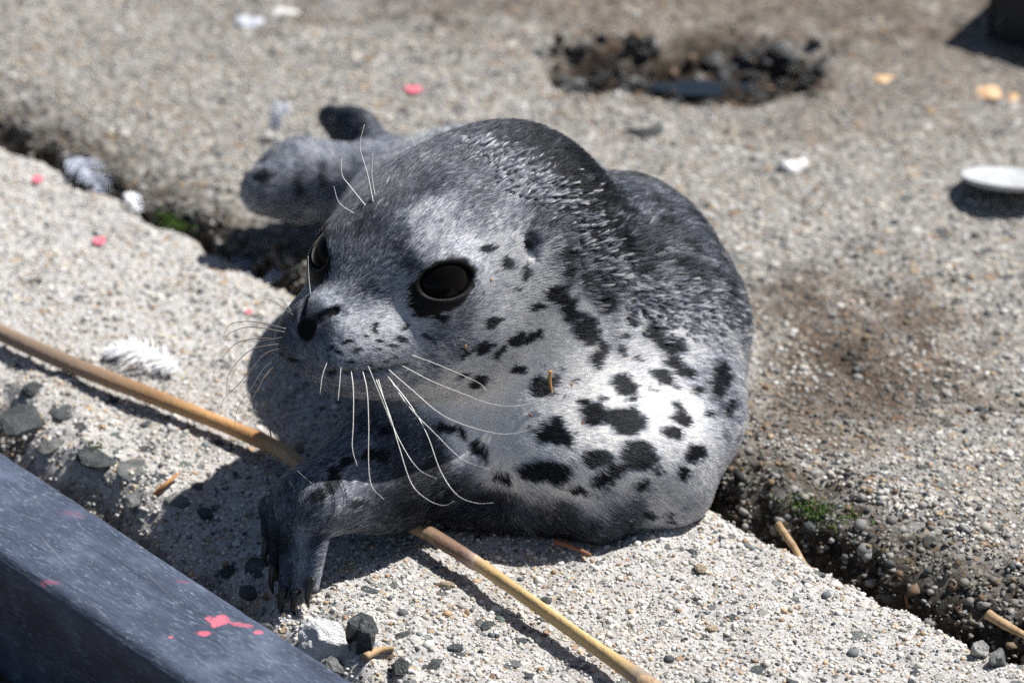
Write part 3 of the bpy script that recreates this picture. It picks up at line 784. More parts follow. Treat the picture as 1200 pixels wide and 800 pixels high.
def coat(p):
    """lightness, fur length, lift, tip lightness at points on the skin"""
    p = np.asarray(p, float); out = np.empty((len(p), 4))
    wob = (np.stack([fbm(p * 45 + k * 9, 3) for k in range(3)], 1) - .5) * .028
    for i in range(0, len(p), 20000):
        q = (p + wob)[i:i + 20000]
        d2 = ((q[:, None] - _cp[None]) ** 2).sum(-1)
        w = 1 / (d2 + .006 ** 2) ** 2.2
        out[i:i + 20000] = (w @ _cv) / w.sum(1, keepdims=True)
    # streaks and mottling of the coat itself
    n = fbm(p * 130, 3) - .5; n2 = fbm(p * 40 + 5, 3) - .5
    k = np.exp(-((out[:, 0] - .35) / .28) ** 2)
    out[:, 0] = np.clip(out[:, 0] * (1 + (1.1 * n + .7 * n2) * k), .02, .9)
    # spots
    wob = (np.stack([fbm(p * 160 + k * 7, 2) for k in range(3)], 1) - .5) * .009
    s = np.zeros(len(p))
    for (c, a, b, r) in _sp:
        v = p + wob - c
        m = np.nonzero((v ** 2).sum(1) < (2.2 * max(a, b)) ** 2)[0]
        if not len(m): continue
        x = v[m, 0]; y = -(v[m] @ UPV); z = v[m] @ FWD
        xr = x * math.cos(r) + y * math.sin(r); yr = -x * math.sin(r) + y * math.cos(r)
        e = np.sqrt((xr / a) ** 2 + (yr / b) ** 2 + (z / (2.0 * max(a, b))) ** 2)
        s[m] = np.maximum(s[m], 1 - smoothstep(.80, 1.12, e))
    # small spots all over the hidden flanks too
    out[:, 0] = out[:, 0] * (1 - s) + .045 * s
    out[:, 3] = out[:, 3] * (1 - s) + .07 * s
    return out, s

def bare(p):
    """1 where there is no fur: nose leather, lids, ear and nostril openings, claws"""
    h = to_head(np.asarray(p, float)); b = np.zeros(len(p))
    nose = np.sqrt(((h[:, 0] - .0) / .0075) ** 2 + (h[:, 1] / .0075) ** 2 + ((h[:, 2] + .003) / .0072) ** 2)
    b = np.maximum(b, 1 - smoothstep(.8, 1.1, nose))
    for e in EYES:
        q = (p - e['c'] - e['n'] * .0165) @ e['M'].T; sx = q[:, 0] * e['s']
        # dark lids, drawn out towards the tear duct
        r = np.sqrt(((sx + .0030) / .0222) ** 2 + ((q[:, 1] + .0022 - .22 * (sx + .003)) / .0156) ** 2)
        b = np.maximum(b, (1 - smoothstep(.86, 1.06, r + (fbm(p * 300, 2) - .5) * .25)) * (np.abs(q[:, 2]) < .02))
    for a, c in LIPS:
        b = np.maximum(b, .85 * (1 - smoothstep(.0, .0013, sd_cone(p.astype(np.float32), a, c, .0014, .0014))))
    for a in EARS:
        b = np.maximum(b, 1 - smoothstep(.0042, .0062, np.linalg.norm(p - a, axis=1)))
    for a, c in NOSTRILS:
        b = np.maximum(b, 1 - smoothstep(.0, .0010, sd_cone(p.astype(np.float32), a, c, .0023, .0025)))
    return b

def tint(v):
    v = np.asarray(v)[:, None]; v = .95 * np.clip(v, 0, 1) ** 1.4
    dark = np.array([.85, .95, 1.20]); light = np.array([1.0, .955, .865])
    return np.clip(v * (dark * (1 - v) + light * v), 0, 1)

seal = link(bpy.data.objects.new('seal_pup', None))
seal.location = (0.04, 0.12, 0.0)
OFF = np.array([0.04, 0.12, 0.0])
tag(seal, 'spotted grey and white seal pup lying on the concrete with its head raised', 'seal')

bC, bS = coat(bP); bB = bare(bP)
skin_v = bC[:, 0]
skin = tint(np.clip(skin_v, 0, 1))
skin = skin * (1 - bB[:, None]) + np.array([.008, .008, .009]) * bB[:, None]
body = mesh_obj('body', bP - OFF, bT, ramp_attr_mat('seal_skin', .48, bump=(1100, .5, .0006), spec=.10), seal)
color_attr(body.data, skin)
_sb = body.data.materials[0].node_tree.nodes['Principled BSDF']; _nt2 = body.data.materials[0].node_tree; _sa = [q for q in _nt2.nodes if q.type == 'ATTRIBUTE'][0]; _mr = _nt2.nodes.new('ShaderNodeMapRange'); _mr.inputs[1].default_value = .12; _mr.inputs[2].default_value = .6; _mr.inputs[4].default_value = .6; _nt2.links.new(_sa.outputs['Fac'], _mr.inputs[0]); _nt2.links.new(_mr.outputs[0], _sb.inputs['Subsurface Weight']); _sb.inputs['Subsurface Radius'].default_value = (1, .9, .75); _sb.inputs['Subsurface Scale'].default_value = .007

# ---- fur
def fur_flow(p, n):
    f = p - (PN - .02 * HB)
    arm_w = (1 - smoothstep(-.03, .01, p[:, 0])) * (1 - smoothstep(.02, .06, p[:, 1])) * (1 - smoothstep(.075, .095, p[:, 2]))
    f = f / np.linalg.norm(f, axis=1, keepdims=True)
    hand = np.array([-.80, -.50, -.25]); fing = np.array([-.15, -.1, -.98])
    fw = smoothstep(-.105, -.118, p[:, 0])[:, None]
    af = hand * (1 - fw) + fing * fw
    f = f * (1 - arm_w[:, None]) + af * arm_w[:, None]
    hind = smoothstep(.27, .34, p[:, 1])[:, None]
    f = f * (1 - hind) + np.array([-.85, .35, .0]) * hind
    # swirl a little so the coat does not lie dead straight
    sw = np.stack([fbm(p * 28 + 3 * k, 2) - .5 for k in range(3)], 1)
    f = f + sw * .9
    f = f - (f * n).sum(1, keepdims=True) * n
    return f / (np.linalg.norm(f, axis=1, keepdims=True) + 1e-9)

def grow(count, seed):
    g = np.random.default_rng(seed)
    tri = bP[bT]; ar = np.linalg.norm(np.cross(tri[:, 1] - tri[:, 0], tri[:, 2] - tri[:, 0]), axis=1) / 2
    c = tri.mean(1); nn = bN[bT].mean(1)
    view = CAM - c; view /= np.linalg.norm(view, axis=1, keepdims=True)
    face = (nn * view).sum(1)
    w = ar * np.where((c[:, 2] < .15) & (c[:, 0] > -.02) & (c[:, 1] < .08), .62, 1.0) * np.where(c[:, 1] > .27, .5, 1.0) * np.where(face < -.35, .25, 1.0) * np.where(c[:, 2] < .004, .1, 1.0)
    hd = to_head(c.astype(float)); w = w * np.where((hd[:, 0] < .17) & (c[:, 2] > .09), 1.7, 1.0)
    k = g.choice(len(bT), count, p=w / w.sum())
    u = g.random((count, 2)); fl = u.sum(1) > 1; u[fl] = 1 - u[fl]
    t = tri[k]; p = t[:, 0] + u[:, :1] * (t[:, 1] - t[:, 0]) + u[:, 1:] * (t[:, 2] - t[:, 0])
    q = bN[bT[k]]; n = q[:, 0] + u[:, :1] * (q[:, 1] - q[:, 0]) + u[:, 1:] * (q[:, 2] - q[:, 0])
    n /= np.linalg.norm(n, axis=1, keepdims=True)
    return p.astype(float), n.astype(float)

FUR_N = 420000
fp, fn = grow(FUR_N, 5)
bk = bare(fp); keep = rng.random(len(fp)) > bk
fp, fn = fp[keep], fn[keep]
fv, fs = coat(fp)
fl = fur_flow(fp, fn)
N = len(fp)
ln = fv[:, 1] * .001 * rng.uniform(.6, 1.25, N)
lift = fv[:, 2] * rng.uniform(.6, 1.4, N)
jit = rng.normal(0, 1, (N, 3)); jit -= (jit * fn).sum(1, keepdims=True) * fn
d0 = fl + jit * (.10 + .14 * lift)[:, None]; d0 /= np.linalg.norm(d0, axis=1, keepdims=True)
# wet tufts: tips gather where the coat is long
cl = rng.choice(N, 20000, replace=False)
kd = KDTree(len(cl))
for i, j in enumerate(cl): kd.insert(fp[j], i)
kd.balance()
near = np.array([kd.find(x)[1] for x in fp])
cj = cl[near]
gath = smoothstep(6, 12, fv[:, 1]) * .62 + .10
S = np.array([0, .3, .65, 1.0])
tipdir = d0[cj]
curve = np.empty((N, 4, 3), np.float32)
for i, s in enumerate(S):
    own = fp + ln[:, None] * (d0 * (s * np.sqrt(np.maximum(1 - lift ** 2, .2)))[:, None] + fn * (lift * (s - .42 * s * s))[:, None])
    tuft = fp[cj] + (ln * 1.0)[:, None] * (tipdir * s + fn * (lift * (s - .42 * s * s))[:, None])
    g = (gath * s ** 1.3)[:, None]
    curve[:, i] = own * (1 - g) + tuft * g
curve[:, 0] -= (fn * .0004).astype(np.float32)
# per strand lightness: every hair differs, tufts differ more
var = np.exp(rng.normal(0, .58, N) + rng.normal(0, .50, len(cl))[near] * (.45 + gath))
dampspot = 1 - .6 * fs
root = np.clip(fv[:, 0] * (1 + (var - 1) * (.40 + .60 * (1 - smoothstep(.45, .9, fv[:, 0]))) * dampspot), .015, .92)
tip = np.clip(fv[:, 3] * (1 + (var - 1) * .7 * dampspot), .015, .95)
pt = np.empty((N, 4, 3), np.float32)
for i, s in enumerate(S):
    k = (smoothstep(.35, 1, np.full(N, s)))
    pt[:, i] = tint(root * (1 - k) + tip * k)
rad = np.array([.00016, .00015, .00011, .00003]) * 1.0
hc = bpy.data.hair_curves.new('fur')
hc.add_curves([4] * N)
hc.attributes['position'].data.foreach_set('vector', (curve - OFF.astype(np.float32)).ravel())
ra = hc.attributes.new('radius', 'FLOAT', 'POINT'); ra.data.foreach_set('value', np.tile(rad, N).astype(np.float32))
ca = hc.attributes.new('col', 'FLOAT_COLOR', 'POINT')
cc = np.ones((N * 4, 4), np.float32); cc[:, :3] = pt.reshape(-1, 3); ca.data.foreach_set('color', cc.ravel())
na = hc.attributes.new('skin_normal', 'FLOAT_VECTOR', 'POINT'); na.data.foreach_set('vector', np.repeat(fn.astype(np.float32), 4, 0).ravel())
fm = bpy.data.materials.new('seal_fur'); fm.use_nodes = True; _t = fm.node_tree
_t.nodes.remove(_t.nodes['Principled BSDF'])
hb = _t.nodes.new('ShaderNodeBsdfHairPrincipled'); hb.parametrization = 'COLOR'
hb.inputs['Roughness'].default_value = .26; hb.inputs['Radial Roughness'].default_value = .45; hb.inputs['Coat'].default_value = 0.0; hb.inputs['IOR'].default_value = 1.45
_a = _t.nodes.new('ShaderNodeAttribute'); _a.attribute_name = 'col'
_t.links.new(_a.outputs['Color'], hb.inputs['Color']); 
_df = _t.nodes.new('ShaderNodeBsdfDiffuse'); _t.links.new(_a.outputs['Color'], _df.inputs['Color'])
_sn = _t.nodes.new('ShaderNodeAttribute'); _sn.attribute_name = 'skin_normal'; _t.links.new(_sn.outputs['Vector'], _df.inputs['Normal'])
_tl = _t.nodes.new('ShaderNodeBsdfTranslucent'); _t.links.new(_a.outputs['Color'], _tl.inputs['Color'])
_m0 = _t.nodes.new('ShaderNodeMixShader'); _m0.inputs[0].default_value = .22; _t.links.new(_df.outputs[0], _m0.inputs[1]); _t.links.new(_tl.outputs[0], _m0.inputs[2])
_mx = _t.nodes.new('ShaderNodeMixShader'); _mx.inputs[0].default_value = .66; _t.links.new(hb.outputs[0], _mx.inputs[1]); _t.links.new(_m0.outputs[0], _mx.inputs[2])
_t.links.new(_mx.outputs[0], _t.nodes['Material Output'].inputs['Surface'])
hc.materials.append(fm)
fur = link(bpy.data.objects.new('fur', hc), seal); fur['kind'] = 'stuff'

# ---- eyes
# ---- spiky wet tufts with pale tips on the nape and along the shoulder
TUFTS = [((540, 166), (690, 232), 120, 8.5, .95, .24), ((575, 180), (704, 282), 150, 9.5, .95, .24), ((668, 226), (720, 330), 150, 11, 1.0, .34), ((700, 290), (726, 345), 60, 12, 1.0, .40), ((655, 262), (708, 340), 60, 9, .7, .18), ((722, 328), (800, 352), 110, 10, 1.0, .26),
         ((790, 350), (886, 376), 130, 10, 1.0, .28), ((735, 352), (876, 366), 120, 9, .8, .22), ((528, 168), (640, 208), 110, 7, .9, .18), ((760, 370), (850, 392), 60, 8, .9, .16), ((600, 205), (680, 262), 110, 8, .9, .16)]
tq, tm = [], []
for (a, b, cnt, lmm, tipv, liftv) in TUFTS:
    for k in range(cnt):
        f = rng.random(); tq.append((a[0] + (b[0] - a[0]) * f + rng.normal(0, 10), a[1] + (b[1] - a[1]) * f + rng.normal(0, 10))); tm.append((lmm, tipv, liftv))
tpos = march_many(tq, sdf); tgr = grad(tpos.astype(np.float32)).astype(float); tgr /= np.linalg.norm(tgr, axis=1, keepdims=True); tfl = fur_flow(tpos, tgr)
tok = ((tpos - CAM) @ FWD < 2.4) & (np.abs(sdf(tpos)) < .001)
tp, tc_, tn_ = [], [], []
for p, g, d, (lmm, tipv, liftv), good in zip(tpos, tgr, tfl, tm, tok):
    if not good: continue
    d = d + rng.normal(0, .12, 3); L_ = lmm * .001 * rng.uniform(.45, 1.35)
    tipp = p + L_ * (d * .9 + g * liftv * rng.uniform(.25, .75)); dark = .015 + .03 * rng.random(); tv = tipv * rng.uniform(.35, 1.1) ** 1.2
    for s_ in range(11):
        o = rng.normal(0, .00045, 3); o -= (o @ g) * g; r0 = p + o - g * .0006; e = tipp + o * .15 + rng.normal(0, .0004, 3)
        m1 = r0 + (e - r0) * .33 + g * .0011; m2 = r0 + (e - r0) * .68 + g * .0009
        tp.append((r0, m1, m2, e)); tn_.append(g); tc_.append((dark, .25 * tv + dark, .7 * tv + dark * .3, tv))
tp = np.array(tp, np.float32); tc_ = np.clip(np.array(tc_), 0, .95); M_ = len(tp)
hc2 = bpy.data.hair_curves.new('wet_tufts'); hc2.add_curves([4] * M_)
hc2.attributes['position'].data.foreach_set('vector', (tp - OFF.astype(np.float32)).ravel())
ra = hc2.attributes.new('radius', 'FLOAT', 'POINT'); ra.data.foreach_set('value', np.tile(rad * 1.1, M_).astype(np.float32))
ca = hc2.attributes.new('col', 'FLOAT_COLOR', 'POINT')
cc = np.ones((M_ * 4, 4), np.float32); cc[:, :3] = tint(tc_.ravel()); ca.data.foreach_set('color', cc.ravel())
na = hc2.attributes.new('skin_normal', 'FLOAT_VECTOR', 'POINT'); na.data.foreach_set('vector', np.repeat(np.array(tn_, np.float32), 4, 0).ravel())
hc2.materials.append(fm); tf = link(bpy.data.objects.new('wet_tufts', hc2), seal); tf['kind'] = 'stuff'

em = bpy.data.materials.new('eye_surface'); em.use_nodes = True
_b = em.node_tree.nodes['Principled BSDF']; _b.inputs['Base Color'].default_value = (.003, .0025, .002, 1)
_b.inputs['Roughness'].default_value = .03; _b.inputs['Specular IOR Level'].default_value = .10
def uv_sphere(r, nu=48, nv=24, sq=1.0):
    v = []; f = []
    for j in range(nv + 1):
        th = math.pi * j / nv
        for i in range(nu):
            ph = 2 * math.pi * i / nu
            v.append((r * math.sin(th) * math.cos(ph), r * math.sin(th) * math.sin(ph), r * math.cos(th) * sq))
    for j in range(nv):
        for i in range(nu):
            f.append((j * nu + i, (j + 1) * nu + i, (j + 1) * nu + (i + 1) % nu, j * nu + (i + 1) % nu))
    return np.array(v), np.array(f)
for e in EYES:
    v, f = uv_sphere(EYE_R)
    o = mesh_obj('eye', v, f, em, seal); o.location = e['c'] - OFF

# ---- whiskers
whisk_mat = simple_mat('whisker', (.82, .80, .75), .3, .6)
whisk_shaded = simple_mat('shaded_whisker', (.16, .145, .125), .35, .6)  # far-side whiskers: darker copy of the pale colour, their shade painted in
WHISK = [ # photo pixels along each whisker; how far its tip leans towards (+) the viewer in metres
 ([(467,426),(505,446),(542,461),(580,474),(620,473),(662,452)], .030),
 ([(451,429),(482,456),(520,487),(565,504),(600,508),(632,496),(652,462)], .035),
 ([(454,440),(479,476),(512,510),(542,538),(574,550)], .030),
 ([(452,438),(482,476),(501,510),(516,551),(535,579),(557,589),(578,589)], .036),
 ([(439,440),(456,484),(467,521),(482,566),(501,585),(520,592),(532,587)], .034),
 ([(442,440),(456,487),(471,521),(490,549),(512,561)], .022),
 ([(424,431),(430,457),(432,495),(432,544),(436,570),(450,585)], .026),
 ([(411,431),(414,457),(414,495),(413,525),(419,546)], .020),
 ([(400,425),(398,450),(396,470)], .010),([(385,420),(378,440),(375,462)], .010),
 ([(430,425),(445,462),(460,500)], .012),([(480,415),(515,428),(560,448),(570,458)], .018),
 ([(338,386),(299,377),(272,379),(263,390)], -.004),([(338,390),(295,383),(270,390),(262,402)], .0),
 ([(335,396),(291,398),(270,408),(250,436)], .002),([(336,402),(299,408),(280,422),(267,442),(266,466)], .006),
 ([(336,408),(302,424),(280,450),(263,466),(258,484)], .008),([(337,412),(310,431),(295,454),(278,480),(275,506)], .010),
 ([(338,415),(314,438),(299,461),(292,480),(294,496)], .012),([(342,420),(321,450),(315,480),(317,510),(325,543),(345,572)], .012),
 ([(346,422),(325,457),(318,487),(319,514),(340,543),(374,574)], .014),([(350,424),(333,457),(333,484),(342,514),(359,527)], .014),
 ([(345,370),(325,356),(305,348)], -.006),([(342,366),(332,353),(322,348)], -.006),([(338,394),(300,400),(262,398)], 0),
 ([(338,405),(310,415),(296,432),(285,448)], .004),([(340,414),(318,432),(308,444),(301,462)], .01),
 ([(438,240),(431,205),(422,172),(427,146)], -.005),([(430,243),(410,218),(401,205),(400,186)], -.005),([(440,232),(436,205),(437,180)], -.004),
 ([(418,252),(398,238),(391,218)], -.004),([(364,345),(362,325),(361,300)], -.004),
]
for (px, lean), s0 in zip(WHISK, march_many([w[0][0] for w in WHISK], sdf)):
    dep = (s0 - CAM) @ FWD + .0015
    if dep > 2.3: dep = 2.075
    P3 = [at_depth(x, y, dep - lean * (i / (len(px) - 1))) for i, (x, y) in enumerate(px)]
    n = 5 * len(px); P3 = spline(P3, n)
    r0 = .00029 if len(px) > 3 else .00020
    V, F = tube(P3 - OFF, np.linspace(r0 * (1.3 if px[0][0] < 352 else 1), .00008, n), 5)
    poly_obj('whisker', V, F, whisk_shaded if px[0][0] < 352 and px[0][1] > 350 else whisk_mat, seal)

# ---- claws
claw_mat = simple_mat('claw', (.03, .027, .025), .3, .5)
for (a0, a1, a2, r0, r1, r2) in FINGERS:
    a1, a2 = np.array(a1), np.array(a2); d = (a2 - a1) / np.linalg.norm(a2 - a1)
    P3 = [a2 - d * .007 + np.array([-.001, -.003, 0]), a2 + d * .003 + np.array([-.002, -.004, 0]), a2 + d * .010 + np.array([-.0005, -.002, 0])]
    V, F = tube(spline(P3, 8) - OFF, np.linspace(.0030, .0006, 8), 8)
    poly_obj('claw', V, F, claw_mat, seal)
# ------------------------------------------------------------------ timbers, stalk, feathers and the small litter
def prism(name, P, Q, width, top, bottom, chamfer, mat, parent=None, side=1, seg=160, rough=.0012, seed=0):
    """a timber from P to Q (2-D, its edge line), lying to one side of that line"""
    P, Q = np.array(P, float), np.array(Q, float); d = (Q - P) / np.linalg.norm(Q - P); n = np.array([-d[1], d[0]]) * side
    c = chamfer
    prof = []                                             # (offset across, height) round the section
    def seg_(a, b, k): return [tuple(np.array(a) + (np.array(b) - a) * t) for t in np.linspace(0, 1, k, endpoint=False)]
    corners = [(0, bottom), (0, top - c), (c, top), (width - c, top), (width, top - c), (width, bottom)]
    prof = seg_(corners[0], corners[1], 8) + seg_(corners[1], corners[2], 4) + seg_(corners[2], corners[3], 18) + seg_(corners[3], corners[4], 4) + seg_(corners[4], corners[5], 8) + seg_(corners[5], corners[0], 4)
    prof = np.array(prof); m = len(prof); L = np.linalg.norm(Q - P); V = []
    for t in np.linspace(0, L, seg):
        b = P + d * t
        pts = np.concatenate([b[None] + prof[:, :1] * n[None], prof[:, 1:]], 1)
        q = pts.copy(); q[:, :2] = np.stack([np.full(m, t * 9 + seed), prof[:, 0] * 60], 1); q[:, 2] *= 60
        k = (fbm(q, 4) - .5)
        q2 = np.stack([np.full(m, t * 70 + seed), prof[:, 0] * 80, prof[:, 1] * 80], 1); k2 = (fbm(q2, 3) - .5)
        edge = np.exp(-(np.minimum(np.abs(prof[:, 0] - 0), np.abs(prof[:, 0] - width)) / .006) ** 2) * (prof[:, 1] > top - .012)
        out = np.array([(0, 0, 1.0)]) * (prof[:, 1:] > top - c * .5) + np.concatenate([np.where(prof[:, :1] < width / 2, -1, 1) * n[None], np.zeros((m, 1))], 1) * (prof[:, 1:] <= top - c * .5)
        pts = pts + out * (k * rough * 2 + k2 * rough - edge * np.maximum(k2 + .1, 0) * .004)[:, None]
        V.append(pts)
    V = np.array(V).reshape(-1, 3); F = []
    for i in range(seg - 1):
        for j in range(m):
            F.append((i * m + j, i * m + (j + 1) % m, (i + 1) * m + (j + 1) % m, (i + 1) * m + j))
    F.append(tuple(range(m))[::1]); F.append(tuple(range((seg - 1) * m, seg * m))[::-1])
    if side < 0: F = [f[::-1] for f in F]
    me = bpy.data.meshes.new(name); me.from_pydata(V.tolist(), [], F); me.update()
    me.materials.append(mat); o = link(bpy.data.objects.new(name, me), parent)
    for p in me.polygons: p.use_smooth = len(p.vertices) == 4
    return o

def _fade(nt, v, a, b, amt):
    n = nt.nodes.new('ShaderNodeMapRange'); n.inputs[1].default_value = a; n.inputs[2].default_value = b; n.inputs[3].default_value = 0; n.inputs[4].default_value = amt
    nt.links.new(v, n.inputs[0]); return n.outputs[0]
def timber_material(name, base, worn, rough=.5, paint=()):
    m = bpy.data.materials.new(name); m.use_nodes = True; nt = m.node_tree; L = nt.links.new; b = nt.nodes['Principled BSDF']
    tc = nt.nodes.new('ShaderNodeTexCoord'); mp = nt.nodes.new('ShaderNodeMapping'); mp.inputs['Rotation'].default_value = (0, 0, -math.atan2(UD[1], UD[0]))
    mp.vector_type = 'POINT'; L(tc.outputs['Object'], mp.inputs[0])
    st = nt.nodes.new('ShaderNodeVectorMath'); st.operation = 'MULTIPLY'; st.inputs[1].default_value = (14, 190, 60); L(mp.outputs[0], st.inputs[0])
    def noise(vec, scale, det=5, rough=.6):
        n = nt.nodes.new('ShaderNodeTexNoise'); n.inputs['Scale'].default_value = scale; n.inputs['Detail'].default_value = det; n.inputs['Roughness'].default_value = rough; L(vec, n.inputs['Vector']); return n.outputs[0]
    def ramp(v, a, c0, c, c1):
        r = nt.nodes.new('ShaderNodeValToRGB'); e = r.color_ramp.elements; e[0].position = a; e[1].position = c; e[0].color = (*c0, 1); e[1].color = (*c1, 1); L(v, r.inputs[0]); return r.outputs[0]
    def mix(f, a, c):
        n = nt.nodes.new('ShaderNodeMix'); n.data_type = 'RGBA'; L(f, n.inputs['Factor']); i = [k for k in n.inputs if k.type == 'RGBA']
        for s, x in zip(i, (a, c)):
            if isinstance(x, tuple): s.default_value = (*x, 1)
            else: L(x, s)
        return [k for k in n.outputs if k.type == 'RGBA'][0]
    grain = noise(st.outputs[0], 1.0); blot = noise(tc.outputs['Object'], 26, 6, .65); fs = nt.nodes.new('ShaderNodeVectorMath'); fs.operation = 'MULTIPLY'; fs.inputs[1].default_value = (150, 620, 500); L(mp.outputs[0], fs.inputs[0]); fine = noise(fs.outputs[0], 1.0, 4, .7)
    col = ramp(grain, .35, tuple(x * .55 for x in base), .7, base)
    col = mix(ramp(blot, .50, (0, 0, 0), .72, (.75, .75, .75)), col, worn)
    patch = nt.nodes.new('ShaderNodeMath'); patch.operation = 'MULTIPLY'; L(ramp(fine, .52, (0, 0, 0), .78, (.7, .7, .7)), patch.inputs[0]); L(ramp(noise(tc.outputs['Object'], 60, 4, .7), .40, (.1, .1, .1), .66, (1, 1, 1)), patch.inputs[1])
    col = mix(patch.outputs[0], col, tuple(min(.6, x * 3.2) for x in worn))
    sc = nt.nodes.new('ShaderNodeVectorMath'); sc.operation = 'MULTIPLY'; sc.inputs[1].default_value = (9, 420, 30)
    mp2 = nt.nodes.new('ShaderNodeMapping'); mp2.inputs['Rotation'].default_value = (0, 0, -math.atan2(UD[1], UD[0]) + .25); L(tc.outputs['Object'], mp2.inputs[0]); L(mp2.outputs[0], sc.inputs[0])
    scr = noise(sc.outputs[0], 1.0, 2, .4)
    col = mix(ramp(scr, .68, (0, 0, 0), .74, (.55, .55, .55)), col, (.20, .21, .23))
    for (x, y, rx, ry, amt, pc) in paint:                 # splashes of paint, worn thin
        mp3 = nt.nodes.new('ShaderNodeMapping'); mp3.vector_type = 'TEXTURE'; mp3.inputs['Location'].default_value = (x, y, TT); mp3.inputs['Rotation'].default_value = (0, 0, -.25); mp3.inputs['Scale'].default_value = (rx, ry, .02); L(tc.outputs['Object'], mp3.inputs[0])
        ln_ = nt.nodes.new('ShaderNodeVectorMath'); ln_.operation = 'LENGTH'; L(mp3.outputs[0], ln_.inputs[0])
        w1 = nt.nodes.new('ShaderNodeMath'); w1.operation = 'MULTIPLY_ADD'; L(noise(tc.outputs['Object'], 170, 5, .7), w1.inputs[0]); w1.inputs[1].default_value = 2.4; L(ln_.outputs['Value'], w1.inputs[2])
        w2 = nt.nodes.new('ShaderNodeMath'); w2.operation = 'MULTIPLY_ADD'; L(grain, w2.inputs[0]); w2.inputs[1].default_value = .9; L(w1.outputs[0], w2.inputs[2])
        col = mix(_fade(nt, w2.outputs[0], 2.5, 2.1, amt), col, pc)
    L(col, b.inputs['Base Color']); b.inputs['Specular IOR Level'].default_value = .5
    rr = nt.nodes.new('ShaderNodeMapRange'); L(blot, rr.inputs[0]); rr.inputs[3].default_value = rough - .12; rr.inputs[4].default_value = rough + .15; L(rr.outputs[0], b.inputs['Roughness'])
    bp = nt.nodes.new('ShaderNodeBump'); bp.inputs['Strength'].default_value = .5; bp.inputs['Distance'].default_value = .0012
    ad = nt.nodes.new('ShaderNodeMath'); L(grain, ad.inputs[0]); L(fine, ad.inputs[1]); L(ad.outputs[0], bp.inputs['Height']); L(bp.outputs[0], b.inputs['Normal'])
    return m
TT = .032
PINK = (.72, .16, .21); FADED = (.40, .10, .16)
_pt = []
for x, y, w, h, amt, pc in [(256, 727, 15, 6, .92, PINK), (280, 731, 17, 2.2, .5, PINK), (240, 741, 8, 2.4, .7, PINK), (302, 741, 6, 2, .7, PINK), (57, 682, 11, 2.6, .45, FADED), (213, 680, 10, 2, .25, FADED), (85, 602, 16, 4, .15, FADED), (200, 747, 3, 1.6, .8, PINK)]:
    c = ground_pt(x, y, TT); k = px_size(c); _pt.append((c[0], c[1], w * k * 1.3, h * k * 2.6, amt, pc))
timber_mat = timber_material('tarred_timber', (.072, .090, .138), (.135, .165, .235), .40, _pt)  # sky reflection is put into these bluish base and worn colours
ea, eb = ground_pt(0, 524, TT)[:2], ground_pt(424, 800, TT)[:2]
fa = ground_pt(0, 652, TT)[:2]; dd = (eb - ea) / np.linalg.norm(eb - ea)
wid = abs((fa - ea) @ np.array([-dd[1], dd[0]]))
beam = prism('timber_curb', ea - dd * 1.6, eb + dd * 1.6, wid, TT, -.11, .004, timber_mat, None, side=-1, seg=620)
tag(beam, 'black tarred timber curb with pink paint splashes beside the broken slab rim', 'timber')
blk_mat = timber_material('black_timber', (.012, .013, .016), (.02, .022, .026), .55)
c0 = ground_pt(1156, 47)[:2]; c1 = ground_pt(1215, 62)[:2]; d2 = (c1 - c0) / np.linalg.norm(c1 - c0)
blk = prism('timber_block', c0, c0 + d2 * .55, .14, .062, -.004, .006, blk_mat, None, side=1, seg=80, seed=9)
tag(blk, 'black squared timber standing on the concrete beyond the wet pit', 'timber')

# ---- flat paint
pink = simple_mat('pink_paint', (.74, .20, .25), .7, .3, noise=(400, (.60, .12, .17)))
def fleck(c, rx, ry, rot, mat, parent, name, seed, zf):
    g = np.random.default_rng(seed); k = 26; ang = np.linspace(0, 2 * math.pi, k, endpoint=False)
    r = 1 + .9 * (fbm(np.stack([np.cos(ang) * 2.2 + seed, np.sin(ang) * 2.2, 0 * ang], 1), 3) - .5) + g.normal(0, .10, k)
    x = rx * r * np.cos(ang); y = ry * r * np.sin(ang)
    X = c[0] + x * math.cos(rot) - y * math.sin(rot); Y = c[1] + x * math.sin(rot) + y * math.cos(rot)
    X = np.concatenate([[c[0]], X, c[0] + (X - c[0]) * .5]); Y = np.concatenate([[c[1]], Y, c[1] + (Y - c[1]) * .5])
    V = np.stack([X, Y, zf(X, Y)], 1); F = []
    for i in range(k):
        j = (i + 1) % k; F += [(0, 1 + k + i, 1 + k + j), (1 + k + i, 1 + i, 1 + j, 1 + k + j)]
    return poly_obj(name, V, F, mat, parent)
bang = math.atan2(dd[1], dd[0])
for i, (x, y, w, h) in enumerate([(485, 107, 9, 4), (117, 286, 8, 4), (44, 213, 7, 3), (292, 368, 4, 1.5)]):
    c = (on_far if i == 0 else on_near)(x, y); s = px_size(c)
    fleck(c, w * s, h * s * 2.2, 0, pink, far_slab if i == 0 else near_slab, 'paint_mark', i + 70, (lambda X, Y: far_surface_z(X, Y) + .0022) if i == 0 else (lambda X, Y: near_z(X * UD[0] + Y * UD[1], X * VD[0] + Y * VD[1]) + .0022))

